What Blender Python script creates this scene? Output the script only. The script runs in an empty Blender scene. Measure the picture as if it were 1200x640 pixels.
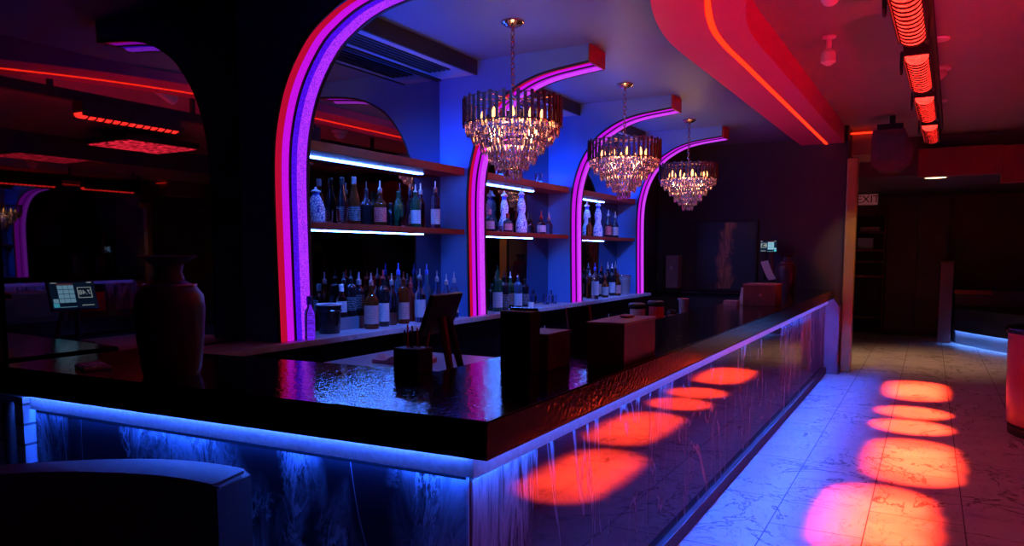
import bpy, bmesh, math, random
from mathutils import Vector, Matrix
random.seed(7)
PI = math.pi
S = bpy.context.scene
COL = S.collection

# ------------------------------------------------------------------ materials
def newmat(name):
    m = bpy.data.materials.new(name); m.use_nodes = True
    return m, m.node_tree, m.node_tree.nodes['Principled BSDF']

def mat(name, col, rough=.5, metal=0., spec=.5, trans=0., ior=1.5, var=0., scale=8., bump=0., bscale=60., coat=0.):
    m, t, b = newmat(name)
    b.inputs['Base Color'].default_value = (*col, 1)
    b.inputs['Roughness'].default_value = rough
    b.inputs['Metallic'].default_value = metal
    b.inputs['Specular IOR Level'].default_value = spec
    b.inputs['Transmission Weight'].default_value = trans
    b.inputs['IOR'].default_value = ior
    b.inputs['Coat Weight'].default_value = coat
    tc = t.nodes.new('ShaderNodeTexCoord')
    if var > 0:
        n = t.nodes.new('ShaderNodeTexNoise'); n.inputs['Scale'].default_value = scale; n.inputs['Detail'].default_value = 4
        t.links.new(tc.outputs['Object'], n.inputs['Vector'])
        r = t.nodes.new('ShaderNodeValToRGB')
        r.color_ramp.elements[0].position = .3; r.color_ramp.elements[1].position = .7
        r.color_ramp.elements[0].color = (*[c * (1 - var) for c in col], 1)
        r.color_ramp.elements[1].color = (*[min(1, c * (1 + var)) for c in col], 1)
        t.links.new(n.outputs['Fac'], r.inputs['Fac']); t.links.new(r.outputs['Color'], b.inputs['Base Color'])
    if bump > 0:
        n = t.nodes.new('ShaderNodeTexNoise'); n.inputs['Scale'].default_value = bscale; n.inputs['Detail'].default_value = 3
        t.links.new(tc.outputs['Object'], n.inputs['Vector'])
        bp = t.nodes.new('ShaderNodeBump'); bp.inputs['Strength'].default_value = bump; bp.inputs['Distance'].default_value = .01
        t.links.new(n.outputs['Fac'], bp.inputs['Height']); t.links.new(bp.outputs['Normal'], b.inputs['Normal'])
    return m

def emit(name, col, strength, sparkle=0., scale=120.):
    m, t, b = newmat(name)
    t.nodes.remove(b)
    e = t.nodes.new('ShaderNodeEmission'); out = t.nodes['Material Output']
    e.inputs['Color'].default_value = (*col, 1); e.inputs['Strength'].default_value = strength
    if sparkle > 0:
        tc = t.nodes.new('ShaderNodeTexCoord'); n = t.nodes.new('ShaderNodeTexNoise')
        n.inputs['Scale'].default_value = scale; n.inputs['Detail'].default_value = 2
        t.links.new(tc.outputs['Object'], n.inputs['Vector'])
        mr = t.nodes.new('ShaderNodeMapRange'); mr.inputs['From Min'].default_value = .35; mr.inputs['From Max'].default_value = .7
        mr.inputs['To Min'].default_value = strength * (1 - sparkle); mr.inputs['To Max'].default_value = strength * (1 + 2.2 * sparkle)
        t.links.new(n.outputs['Fac'], mr.inputs['Value']); t.links.new(mr.outputs['Result'], e.inputs['Strength'])
    t.links.new(e.outputs['Emission'], out.inputs['Surface'])
    return m

def node(t, kind, **kw):
    n = t.nodes.new(kind)
    for k, v in kw.items():
        if hasattr(n, k): setattr(n, k, v)
        else: n.inputs[k].default_value = v
    return n

def veins(t, vec, scale, width, detail=5., dist=.6, rough=.55):
    """thin lines where a noise crosses one half: 1 on a vein, 0 off it"""
    n = node(t, 'ShaderNodeTexNoise', Scale=scale, Detail=detail, Distortion=dist, Roughness=rough)
    t.links.new(vec, n.inputs['Vector'])
    a = node(t, 'ShaderNodeMath', operation='SUBTRACT'); a.inputs[1].default_value = .5
    t.links.new(n.outputs['Fac'], a.inputs[0])
    b = node(t, 'ShaderNodeMath', operation='ABSOLUTE'); t.links.new(a.outputs[0], b.inputs[0])
    mr = node(t, 'ShaderNodeMapRange'); mr.inputs['From Min'].default_value = 0; mr.inputs['From Max'].default_value = width
    mr.inputs['To Min'].default_value = 1; mr.inputs['To Max'].default_value = 0
    t.links.new(b.outputs[0], mr.inputs['Value'])
    return mr.outputs['Result']

def mul(t, a, b):
    m = node(t, 'ShaderNodeMath', operation='MULTIPLY'); t.links.new(a, m.inputs[0])
    if isinstance(b, (int, float)): m.inputs[1].default_value = b
    else: t.links.new(b, m.inputs[1])
    return m.outputs[0]
def mx(t, a, b):
    m = node(t, 'ShaderNodeMath', operation='MAXIMUM'); t.links.new(a, m.inputs[0]); t.links.new(b, m.inputs[1]); return m.outputs[0]
def rng(t, v, a, b, c=0., d=1.):
    m = node(t, 'ShaderNodeMapRange'); t.links.new(v, m.inputs['Value'])
    for k, x in (('From Min', a), ('From Max', b), ('To Min', c), ('To Max', d)): m.inputs[k].default_value = x
    return m.outputs['Result']
def noise(t, vec, scale, detail=4., dist=0.):
    n = node(t, 'ShaderNodeTexNoise', Scale=scale, Detail=detail, Distortion=dist); t.links.new(vec, n.inputs['Vector']); return n.outputs['Fac']
def mapping(t, vec, scale, rot=(0, 0, 0)):
    n = node(t, 'ShaderNodeMapping'); n.inputs['Scale'].default_value = scale; n.inputs['Rotation'].default_value = rot
    t.links.new(vec, n.inputs['Vector']); return n.outputs['Vector']
def mixcol(t, fac, c0, c1):
    m = node(t, 'ShaderNodeMix', data_type='RGBA'); t.links.new(fac, m.inputs['Factor'])
    for i, c in ((6, c0), (7, c1)):
        if isinstance(c, tuple): m.inputs[i].default_value = (*c, 1)
        else: t.links.new(c, m.inputs[i])
    return m.outputs[2]

def floor_mat():
    m, t, b = newmat('white_marble_tile')
    tc = node(t, 'ShaderNodeTexCoord'); v = tc.outputs['Object']
    mp = node(t, 'ShaderNodeMapping'); mp.inputs['Rotation'].default_value = (0, 0, PI / 2); mp.inputs['Location'].default_value = (.4, .255, 0)
    t.links.new(v, mp.inputs['Vector'])
    br = node(t, 'ShaderNodeTexBrick'); br.offset = .5
    for k, x in (('Scale', 1.), ('Mortar Size', .0035), ('Mortar Smooth', .1), ('Brick Width', 1.0), ('Row Height', .495), ('Bias', 0.)): br.inputs[k].default_value = x
    br.inputs['Color1'].default_value = (1, 1, 1, 1); br.inputs['Color2'].default_value = (.93, .93, .93, 1); br.inputs['Mortar'].default_value = (.12, .12, .12, 1)
    t.links.new(mp.outputs['Vector'], br.inputs['Vector'])
    vn = mul(t, veins(t, mapping(t, v, (1, 1, 1), (0, 0, .5)), 1.5, .013, 6, .9, .6), rng(t, noise(t, v, 1.2, 2), .36, .5))
    vn2 = mul(t, veins(t, mapping(t, v, (1.2, .8, 1), (0, 0, 2.2)), 3.2, .012, 5, 1.2, .6), .45)
    vv = mx(t, vn, vn2)
    base = mixcol(t, rng(t, noise(t, v, 2.4, 5), .3, .7), (.66, .66, .68), (.80, .80, .80))
    c = mixcol(t, mul(t, vv, 1.), base, (.06, .055, .07))
    mm = node(t, 'ShaderNodeMix', data_type='RGBA', blend_type='MULTIPLY'); mm.inputs['Factor'].default_value = 1
    t.links.new(c, mm.inputs[6]); t.links.new(br.outputs['Color'], mm.inputs[7])
    t.links.new(mm.outputs[2], b.inputs['Base Color'])
    b.inputs['Roughness'].default_value = .38; b.inputs['Specular IOR Level'].default_value = .3
    return m

def marble_drip():
    """polished near-black marble whose white veins run down the panel"""
    m, t, b = newmat('black_marble_with_vertical_veins')
    tc = node(t, 'ShaderNodeTexCoord'); v = tc.outputs['Object']
    vs = mapping(t, v, (1, 1, .16))
    sx = node(t, 'ShaderNodeSeparateXYZ'); t.links.new(v, sx.inputs[0])
    bias = node(t, 'ShaderNodeMath', operation='ADD'); t.links.new(mx(t, rng(t, sx.outputs['Y'], 5.2, 7.2, 0., .16), rng(t, sx.outputs['Y'], 2.0, 2.3, .22, 0.)), bias.inputs[0]); t.links.new(noise(t, mapping(t, v, (1, 1, .3)), 1.7, 2), bias.inputs[1])
    patch = rng(t, bias.outputs[0], .60, .70)
    fine = veins(t, vs, 9., .09, 6, .5, .65)
    streak = mul(t, mul(t, fine, patch), .8)
    thin = mul(t, veins(t, mapping(t, v, (1, 1, .3)), 2.2, .012, 5, .8), .5)
    f = mx(t, streak, thin)
    c = mixcol(t, f, (.018, .016, .026), (.85, .80, .86))
    t.links.new(c, b.inputs['Base Color'])
    b.inputs['Roughness'].default_value = .04; b.inputs['IOR'].default_value = 1.72
    return m

def marble_cloud():
    m, t, b = newmat('black_marble_with_cloudy_veins')
    tc = node(t, 'ShaderNodeTexCoord'); v = tc.outputs['Object']
    r = mapping(t, v, (1, 1, .7), (0, .6, 0))
    d = mapping(t, v, (1.1, 1, .5), (0, .75, 0))
    patch = rng(t, noise(t, d, 1.9, 3, .5), .45, .56)
    n1 = node(t, 'ShaderNodeTexNoise', Scale=4.5, Detail=9., Distortion=1.3, Roughness=.68); t.links.new(d, n1.inputs['Vector'])
    cloud = mul(t, rng(t, n1.outputs['Fac'], .42, .66), patch)
    wisp = mul(t, veins(t, d, 6., .05, 8, 1.0, .7), patch)
    line = mul(t, veins(t, mapping(t, v, (1, 1, .22), (0, .55, 0)), 2.1, .006, 3, .5), .6)
    f = mx(t, mx(t, mul(t, cloud, .75), mul(t, wisp, .8)), line)
    c = mixcol(t, f, (.016, .018, .024), (.72, .73, .76))
    t.links.new(c, b.inputs['Base Color'])
    b.inputs['Roughness'].default_value = .18; b.inputs['Specular IOR Level'].default_value = .4
    return m

def brick_mat():
    m, t, b = newmat('painted_brick')
    tc = node(t, 'ShaderNodeTexCoord'); mp = node(t, 'ShaderNodeMapping'); mp.inputs['Rotation'].default_value = (PI / 2, 0, 0)
    t.links.new(tc.outputs['Object'], mp.inputs['Vector'])
    br = node(t, 'ShaderNodeTexBrick')
    for k, x in (('Scale', 1.), ('Mortar Size', .006), ('Brick Width', .24), ('Row Height', .085), ('Mortar Smooth', .3)): br.inputs[k].default_value = x
    br.inputs['Color1'].default_value = (.5, .5, .5, 1); br.inputs['Color2'].default_value = (.38, .38, .39, 1); br.inputs['Mortar'].default_value = (.1, .1, .1, 1)
    t.links.new(mp.outputs['Vector'], br.inputs['Vector']); t.links.new(br.outputs['Color'], b.inputs['Base Color'])
    bp = node(t, 'ShaderNodeBump'); bp.inputs['Strength'].default_value = .6; bp.inputs['Distance'].default_value = .01; bp.invert = True
    t.links.new(br.outputs['Fac'], bp.inputs['Height']); t.links.new(bp.outputs['Normal'], b.inputs['Normal'])
    b.inputs['Roughness'].default_value = .7
    return m

def agate_mat():
    m, t, b = newmat('dark_agate_print')
    tc = node(t, 'ShaderNodeTexCoord'); v = mapping(t, tc.outputs['Object'], (1, 1, .35))
    sx = node(t, 'ShaderNodeSeparateXYZ'); t.links.new(tc.outputs['Object'], sx.inputs[0])
    wob = node(t, 'ShaderNodeMath', operation='ADD'); t.links.new(sx.outputs['X'], wob.inputs[0]); t.links.new(rng(t, noise(t, mapping(t, tc.outputs['Object'], (.2, 1, 2.2)), 1.6, 2), .3, .7, -.06, .06), wob.inputs[1])
    ab = node(t, 'ShaderNodeMath', operation='ABSOLUTE'); t.links.new(wob.outputs[0], ab.inputs[0])
    core = rng(t, ab.outputs[0], .045, .12, 1., 0.)
    vn = mul(t, mx(t, veins(t, v, 7., .10, 6, 1.0), mul(t, rng(t, ab.outputs[0], .05, .075, 1., 0.), .35)), core)
    c = mixcol(t, vn, (.012, .008, .012), (.62, .26, .10)); t.links.new(c, b.inputs['Base Color']); b.inputs['Roughness'].default_value = .4
    return m

def talavera_mat():
    m, t, b = newmat('hand_painted_ceramic')
    tc = node(t, 'ShaderNodeTexCoord')
    vo = node(t, 'ShaderNodeTexVoronoi', Scale=52.); vo.feature = 'DISTANCE_TO_EDGE'; t.links.new(tc.outputs['Object'], vo.inputs['Vector'])
    f = rng(t, vo.outputs['Distance'], .05, .09)
    c = mixcol(t, f, (.06, .09, .38), (.84, .84, .86)); t.links.new(c, b.inputs['Base Color']); b.inputs['Roughness'].default_value = .22
    return m

def label_mat(name, paper, ink, scale=55.):
    m, t, b = newmat(name)
    tc = node(t, 'ShaderNodeTexCoord'); v = tc.outputs['Object']
    w = node(t, 'ShaderNodeTexWave', Scale=scale * .5, Distortion=0.); w.bands_direction = 'Z'; t.links.new(v, w.inputs['Vector'])
    f = mul(t, rng(t, w.outputs['Fac'], .78, .9), rng(t, noise(t, mapping(t, v, (3, 3, .6)), scale * 1.3, 2), .45, .55))
    c = mixcol(t, f, paper, ink); t.links.new(c, b.inputs['Base Color']); b.inputs['Roughness'].default_value = .6
    return m

def mirror_mat():
    m, t, b = newmat('smoked_mirror')
    b.inputs['Base Color'].default_value = (.30, .30, .34, 1); b.inputs['Metallic'].default_value = 1; b.inputs['Roughness'].default_value = .012
    return m

M = dict(
    floor=floor_mat(), drip=marble_drip(), cloud=marble_cloud(), brick=brick_mat(), agate=agate_mat(), azul=talavera_mat(), mirror=mirror_mat(),
    ceil=mat('ceiling_paint', (.26, .24, .26), .62, var=.06, scale=1.2, spec=.35), ceilb=mat('blue_lit_ceiling', (.075, .13, .32), .5, var=.06, scale=1.2), sof=mat('red_lit_soffit', (.66, .07, .22), .6, var=.04, scale=1.5),  # ceilb and sof carry the blue and red light in their base colour
    wall=mat('dark_wall_paint', (.032, .030, .046), .6, var=.1, scale=2),
    fin=mat('blue_lit_fin_panel', (.09, .22, .60), .5, var=.05, scale=2),  # blue lamp light worked into the panel colour
    black=mat('matt_black', (.008, .008, .009), .55, var=.2),
    blackgloss=mat('gloss_black', (.006, .006, .008), .12, var=.2),
    bartop=mat('black_lacquered_bar_top', (.006, .006, .008), .07, bump=.15, bscale=48., coat=0., spec=.6),
    trim=mat('pale_grey_strip', (.62, .62, .66), .5, var=.12, scale=60.),
    kick=mat('charcoal_kick', (.06, .06, .075), .4, var=.2),
    post=mat('grey_post_paint', (.20, .20, .25), .5, var=.1),
    wood=mat('red_brown_wood', (.26, .026, .014), .45, var=.25, scale=14),
    woodd=mat('dark_wood', (.15, .045, .03), .45, var=.25, scale=14),
    leather=mat('black_leather', (.045, .045, .05), .38, bump=.25, bscale=160., spec=.5),
    steel=mat('brushed_steel', (.62, .62, .66), .32, metal=.7),
    chrome=mat('chrome', (.8, .8, .82), .08, metal=1.),
    gold=mat('crinkled_gold_foil', (.50, .34, .11), .32, metal=.55, bump=1., bscale=14.),
    goldm=mat('rose_gold_metal', (.62, .38, .30), .2, metal=1.),
    glass=mat('clear_glass', (.93, .96, 1.), .02, trans=1., ior=1.45),
    crystal=mat('cut_crystal', (.96, .78, .96), .03, trans=.92, ior=1.52),
    smoke=mat('smoked_crystal', (.07, .022, .022), .12, trans=.35, ior=1.5),
    amber=mat('amber_spirit', (.60, .12, .025), .04, trans=.85, ior=1.4),
    redspirit=mat('red_spirit', (.75, .06, .04), .06, trans=.6, ior=1.4),
    green=mat('green_glass', (.03, .16, .07), .05, trans=.6, ior=1.45),
    dark=mat('dark_glass', (.012, .009, .012), .07, spec=.6),
    blueglass=mat('pale_blue_glass', (.40, .62, .95), .03, trans=.9, ior=1.45),
    cap=mat('black_cap', (.012, .012, .014), .35), redcap=mat('red_cap', (.6, .03, .03), .35), whitecap=mat('white_cap', (.75, .75, .78), .4),
    bluecap=mat('blue_cap', (.05, .10, .6), .4),
    white=mat('white_paper', (.80, .80, .82), .6, var=.04), lab=label_mat('cream_label', (.46, .43, .42), (.10, .08, .10)),
    labw=label_mat('white_label', (.55, .56, .60), (.12, .14, .3)), labr=label_mat('pinkish_label', (.60, .32, .30), (.20, .03, .03)),
    labd=label_mat('dark_label', (.03, .03, .035), (.6, .6, .65)), labred=label_mat('red_label', (.62, .05, .05), (.8, .6, .5)),
    cloth=mat('pale_bar_towel', (.60, .50, .55), .9, var=.2, scale=30), pvc=mat('white_plastic', (.75, .75, .77), .4),
    grill=mat('grille_paint', (.30, .32, .40), .5), dim=mat('hall_paint', (.10, .05, .06), .6, var=.15, scale=1.5),
    redbeam=mat('red_painted_beam', (.34, .03, .03), .55, var=.1, scale=1.5),
    drum=mat('dark_red_drum', (.36, .05, .05), .3, var=.12, scale=3),
    vase=mat('dark_glazed_ceramic', (.06, .03, .04), .35, var=.2, scale=5),
    # things that give off light; e_red stands in for red light falling on a lip
    e_red=emit('red_lit_lip_glow', (1., .006, .07), .46, .06, 160.), e_mag=emit('magenta_led_strip', (.58, .006, .80), .95, .08, 160.),
    e_pkm=emit('pink_magenta_led', (.66, .055, .98), .92, .22, 150.), e_blv=emit('blue_violet_led', (.09, .004, .95), .8, .2, 90.), e_pkv=emit('pink_violet_led', (.36, .024, .95), .95, .45, 150.),
    e_shelf=emit('cool_white_led', (.06, .20, 1.0), 110.), e_cove=emit('blue_cove_led', (.006, .075, 1.), 80.),
    e_red_cove=emit('red_cove_led', (1., .020, .005), 3.), e_lens=emit('red_lens_glow', (1., .020, .014), 4.5, .35, 35.),
    e_bulb=emit('warm_bulb', (1., .42, .11), 6.), e_warm=emit('warm_downlight', (1., .62, .34), 5.),
    e_tile=emit('screen_tile', (.30, .62, .80), .85), e_tile2=emit('screen_accent', (.10, .68, .85), .9), e_scr=emit('screen_background', (.006, .016, .04), 1.), e_txt=emit('screen_figures', (.55, .62, .6), .9), e_bar=emit('screen_red_bar', (.35, .10, .10), .6),
    e_exit=emit('exit_sign_face', (.55, .12, .14), .20), e_blue=emit('blue_toe_led', (.10, .28, 1.), 40.), e_glit=emit('red_lit_glitter', (1., .02, .05), 1.2, .9, 14.),
)

# ------------------------------------------------------------------ geometry helpers
class MB:
    def __init__(s): s.bm = bmesh.new()
    def box(s, x0, y0, z0, x1, y1, z1, bev=0., mtx=None):
        r = bmesh.ops.create_cube(s.bm, size=1.)
        vs = r['verts']
        bmesh.ops.scale(s.bm, vec=(abs(x1 - x0), abs(y1 - y0), abs(z1 - z0)), verts=vs)
        bmesh.ops.translate(s.bm, vec=((x0 + x1) / 2, (y0 + y1) / 2, (z0 + z1) / 2), verts=vs)
        if mtx is not None: bmesh.ops.transform(s.bm, matrix=mtx, verts=vs)
        if bev > 0:
            es = list({e for v in vs for e in v.link_edges})
            bmesh.ops.bevel(s.bm, geom=es, offset=bev, segments=2, affect='EDGES', profile=.6)
        return s
    def lathe(s, prof, cx=0, cy=0, n=16, a0=0., a1=2 * PI, cap=True):
        full = abs(a1 - a0 - 2 * PI) < 1e-6
        k = n if full else n + 1
        rings = []
        for r, z in prof:
            if r < 1e-5 and full: rings.append([s.bm.verts.new((cx, cy, z))])
            else: rings.append([s.bm.verts.new((cx + r * math.cos(a0 + (a1 - a0) * i / n), cy + r * math.sin(a0 + (a1 - a0) * i / n), z)) for i in range(k)])
        for A, B in zip(rings, rings[1:]):
            for i in range(n):
                j = (i + 1) % k
                if len(A) == 1 and len(B) == 1: continue
                if len(A) == 1: s.bm.faces.new((A[0], B[j], B[i]))
                elif len(B) == 1: s.bm.faces.new((A[i], A[j], B[0]))
                else: s.bm.faces.new((A[i], A[j], B[j], B[i]))
        if cap and full:
            for R, fl in ((rings[0], True), (rings[-1], False)):
                if len(R) > 2: s.bm.faces.new(R[::-1] if fl else R)
        return s
    def prism(s, pts, axis, a, b):
        """polygon pts in the two other axes, extruded along axis from a to b"""
        def mk(p, q):
            return {0: (q, p[0], p[1]), 1: (p[0], q, p[1]), 2: (p[0], p[1], q)}[axis]
        A = [s.bm.verts.new(mk(p, a)) for p in pts]; B = [s.bm.verts.new(mk(p, b)) for p in pts]
        n = len(pts)
        s.bm.faces.new(A); s.bm.faces.new(B[::-1])
        for i in range(n):
            j = (i + 1) % n; s.bm.faces.new((A[j], A[i], B[i], B[j]))
        return s
    def tube(s, pts, r, n=8):
        rings = []
        P_ = [Vector(p) for p in pts]
        for i, p in enumerate(P_):
            d = (P_[min(i + 1, len(P_) - 1)] - P_[max(i - 1, 0)]).normalized()
            u = d.cross(Vector((0, 0, 1)) if abs(d.z) < .9 else Vector((1, 0, 0))).normalized(); w = d.cross(u)
            rr = r[i] if isinstance(r, (list, tuple)) else r
            rings.append([s.bm.verts.new(p + u * rr * math.cos(2 * PI * k / n) + w * rr * math.sin(2 * PI * k / n)) for k in range(n)])
        for A, B in zip(rings, rings[1:]):
            for k in range(n): s.bm.faces.new((A[k], A[(k + 1) % n], B[(k + 1) % n], B[k]))
        s.bm.faces.new(rings[0][::-1]); s.bm.faces.new(rings[-1])
        return s
    def torus(s, c, R, r, axis='z', n=16, m=6, sx=1., sy=1.):
        pts = []
        for i in range(n):
            a = 2 * PI * i / n; row = []
            for k in range(m):
                b = 2 * PI * k / m; q = R + r * math.cos(b)
                p = (q * math.cos(a) * sx, q * math.sin(a) * sy, r * math.sin(b))
                if axis == 'x': p = (p[2], p[0], p[1])
                if axis == 'y': p = (p[0], p[2], p[1])
                row.append(s.bm.verts.new((c[0] + p[0], c[1] + p[1], c[2] + p[2])))
            pts.append(row)
        for i in range(n):
            for k in range(m): s.bm.faces.new((pts[i][k], pts[(i + 1) % n][k], pts[(i + 1) % n][(k + 1) % m], pts[i][(k + 1) % m]))
        return s
    def sweep(s, path, prof, closed=True):
        """path: (x,z) points; prof: (y, out) pairs around the section; out points away from the fin"""
        rings = []
        for i, (x, z) in enumerate(path):
            a = path[max(i - 1, 0)]; b = path[min(i + 1, len(path) - 1)]
            dx, dz = b[0] - a[0], b[1] - a[1]; L = math.hypot(dx, dz)
            nx, nz = dz / L, -dx / L
            rings.append([s.bm.verts.new((x + nx * o, y, z + nz * o)) for y, o in prof])
        n = len(prof)
        for A, B in zip(rings, rings[1:]):
            for k in range(n):
                s.bm.faces.new((A[k], A[(k + 1) % n], B[(k + 1) % n], B[k]))
        s.bm.faces.new(rings[0][::-1]); s.bm.faces.new(rings[-1])
        return s
    def scale(s, f):
        for v in s.bm.verts: v.co *= f
        return s
    def mesh(s, name, m, smooth=False):
        bmesh.ops.recalc_face_normals(s.bm, faces=s.bm.faces)
        me = bpy.data.meshes.new(name); s.bm.to_mesh(me); s.bm.free(); me.materials.append(m)
        if smooth:
            for p in me.polygons: p.use_smooth = True
            me.set_sharp_from_angle(angle=math.radians(38))
        return me

def obj(name, mb, m=None, parent=None, smooth=False, loc=(0, 0, 0), rotz=0.):
    me = mb if isinstance(mb, bpy.types.Mesh) else mb.mesh(name, m, smooth)
    o = bpy.data.objects.new(name, me); COL.objects.link(o); o.location = loc; o.rotation_euler = (0, 0, rotz)
    if parent: o.parent = parent
    return o
def thing(name, label, cat, loc=(0, 0, 0), rotz=0., group=None):
    o = bpy.data.objects.new(name, None); COL.objects.link(o); o.location = loc; o.rotation_euler = (0, 0, rotz)
    o.empty_display_size = .05; return tag(o, label, cat, group)
def tag(o, label, cat, group=None):
    o['label'] = label; o['category'] = cat
    if group: o['group'] = group
    return o
def struct(name, mb, m, label=None, cat=None):
    o = obj(name, mb, m); o['kind'] = 'structure'
    if label: o['label'] = label; o['category'] = cat
    return o
def copy_thing(src, label, loc, rotz=None):
    r = src.copy(); COL.objects.link(r); r.location = loc; r['label'] = label
    if rotz is not None: r.rotation_euler = (0, 0, rotz)
    for ch in src.children:
        c = ch.copy(); COL.objects.link(c); c.parent = r
        for g in ch.children:
            d = g.copy(); COL.objects.link(d); d.parent = c
    return r
def text_obj(name, body, size, m, parent, loc, rot, mirror=False):
    cu = bpy.data.curves.new(name, 'FONT'); cu.body = body; cu.size = size; cu.align_x = 'CENTER'; cu.align_y = 'CENTER'; cu.extrude = .001
    cu.materials.append(m)
    o_ = bpy.data.objects.new(name, cu); COL.objects.link(o_); bpy.context.view_layer.update()
    me = bpy.data.meshes.new_from_object(o_); bpy.data.objects.remove(o_)
    o = bpy.data.objects.new(name, me); COL.objects.link(o); o.location = loc; o.rotation_euler = rot
    if parent: o.parent = parent
    return o
def smooth_path(pts, n=6):
    out = []
    for i in range(len(pts) - 1):
        p0 = pts[max(i - 1, 0)]; p1 = pts[i]; p2 = pts[i + 1]; p3 = pts[min(i + 2, len(pts) - 1)]
        for k in range(n):
            t = k / n
            out.append(tuple(.5 * (2 * p1[a] + (p2[a] - p0[a]) * t + (2 * p0[a] - 5 * p1[a] + 4 * p2[a] - p3[a]) * t * t + (3 * p1[a] - p0[a] - 3 * p2[a] + p3[a]) * t ** 3) for a in range(2)))
    out.append(tuple(pts[-1])); return out

# ------------------------------------------------------------------ camera
cam = bpy.data.cameras.new('camera'); co = bpy.data.objects.new('camera', cam); COL.objects.link(co)
F, PX, PY, EYE = 872., 600., 375., 1.56
TH = math.atan(78 / 872); PSI = math.atan(490 * math.cos(TH) / 872)
co.location = (0, 0, EYE); co.rotation_euler = (PI / 2 - TH, 0, PSI)
cam.sensor_width = 36; cam.lens = F / 1200 * 36; cam.shift_y = (PY - 320) / 1200; cam.clip_start = .05; cam.clip_end = 60
S.camera = co
def y_at(px, x):
    """where the line of sight through a column of the frame meets a plane x = const (used to read positions off the photograph)"""
    a = PSI - math.atan((px - PX) / F)
    return -x / math.tan(a)
def z_at(py, x, y):
    """height at a known spot whose image row was read off the photograph"""
    d = -x * math.sin(PSI) + y * math.cos(PSI)
    r = (375 - py) / F
    return EYE + d * (r * math.cos(TH) - math.sin(TH)) / (math.cos(TH) + r * math.sin(TH))

# ------------------------------------------------------------------ room shell
XB, XR, YE, YFAR = -3.5, 3.68, 10.6, 16.4      # mirror plane, opposite wall, end wall, far wall
ZC, ZR = 3.06, 3.20                            # ceiling over the bar, ceiling over the aisle
struct('floor', MB().box(-6.5, -3.5, -.1, 4.2, 18.2, 0), M['floor'])
struct('ceiling', MB().box(XB - .1, .2, ZC, -1.36, YE, ZC + .3), M['ceilb'])
struct('ceiling_aisle', MB().box(-1.36, -3.5, ZR, 4.2, 18.2, ZR + .2).box(-6.5, -3.5, ZR, -1.36, .2, ZR + .2), M['ceil'])
struct('wall_back', MB().box(XB - .25, 1.55, 0, XB - .02, YE + .25, ZC), M['wall'])
struct('wall_right', MB().box(XR + .02, -3.5, 0, XR + .25, 18.2, ZR), M['wall'])
struct('wall_front', MB().box(-6.5, -3.6, 0, 4.2, -3.4, ZR), M['wall'])
struct('wall_left', MB().box(-6.5, 1.50, 0, -3.58, 1.72, ZR), M['brick'])
struct('wall_side', MB().box(-6.6, -3.5, 0, -6.4, 1.6, ZR), M['wall'])
struct('wall_end', MB().box(XB, YE, 0, -.98, YE + .28, ZR), M['wall'])
struct('wall_far', MB().box(-1.75, YFAR, 0, 4.2, YFAR + .2, ZR), M['dim'])
struct('wall_corridor', MB().box(-1.95, YE + .28, 0, -1.75, YFAR + .1, ZR), M['dim'])
# lowered ceiling with the downlight beyond the red beam
struct('ceiling_hall', MB().box(-1.75, 12.1, 2.66, 4.2, YFAR, ZR - .001), M['dim'])
struct('trim_1', MB().box(-.20, 11.9, 2.62, .78, 12.1, 3.0).box(.78, 11.85, 2.50, 3.6, 12.1, 2.98), M['redbeam'], 'red painted beam crossing the ceiling above the hallway', 'beam')

# brick pier under the end of the bar
struct('wall_pier', MB().box(-3.58, 1.66, 0, -3.25, 2.2, .965), M['brick'])
tag(obj('corner_post', MB().lathe([(.021, 0), (.021, .955), (.017, .965)], -3.20, 1.58, 12), M['black'], smooth=True), 'thin black upright pole in front of the blue-lit brick pier', 'post')

# ------------------------------------------------------------------ red-lit soffit over the aisle edge of the bar
strip_path = smooth_path([(.55, 1.0), (.12, 1.75), (-.30, 2.46), (-.66, 3.12), (-.96, 3.72), (-1.15, 4.3), (-1.255, 4.8), (-1.29, 5.25), (-1.285, 5.9), (-1.27, 7.4), (-1.255, 9.0), (-1.24, YE)], 6)
def offset_path(p, d):
    out = []
    for i, (x, y) in enumerate(p):
        a = p[max(i - 1, 0)]; b = p[min(i + 1, len(p) - 1)]
        dx, dy = b[0] - a[0], b[1] - a[1]; L = math.hypot(dx, dy)
        out.append((x - dy / L * d, y + dx / L * d))
    return out
def band(p, d0, d1, z0, z1):
    m = MB(); A = offset_path(p, d0); B = offset_path(p, d1)
    rows = [[m.bm.verts.new((*q, z)) for q, z in ((a, z0), (b, z0), (b, z1), (a, z1))] for a, b in zip(A, B)]
    for r, s in zip(rows, rows[1:]):
        for k in range(4): m.bm.faces.new((r[k], r[(k + 1) % 4], s[(k + 1) % 4], s[k]))
    m.bm.faces.new(rows[0][::-1]); m.bm.faces.new(rows[-1])
    return m
sof = struct('trim_2', band(strip_path, .022, .315, 2.98, ZR + .05), M['sof'], 'curved dropped ceiling band glowing red above the bar', 'soffit')
obj('inner_panel', band(strip_path, -.21, -.022, 2.98, ZR + .05), M['sof'], sof)
obj('groove', band(strip_path, -.022, .022, 3.02, ZR + .05), M['black'], sof)
obj('led_strip', band(strip_path, -.016, .016, 2.974, 3.012), M['e_red_cove'], sof)['label'] = 'orange-red glowing LED line'
# short piece of the same cove beyond the end wall
sof2 = struct('trim_3', MB().box(-.97, 11.0, 2.86, -.60, 11.9, ZR), M['ceil'], 'short red ceiling band past the end of the bar wall', 'soffit')
obj('led_strip', MB().box(-1.02, 10.96, 3.13, -.70, 10.98, 3.15), M['e_red_cove'], sof2)

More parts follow.
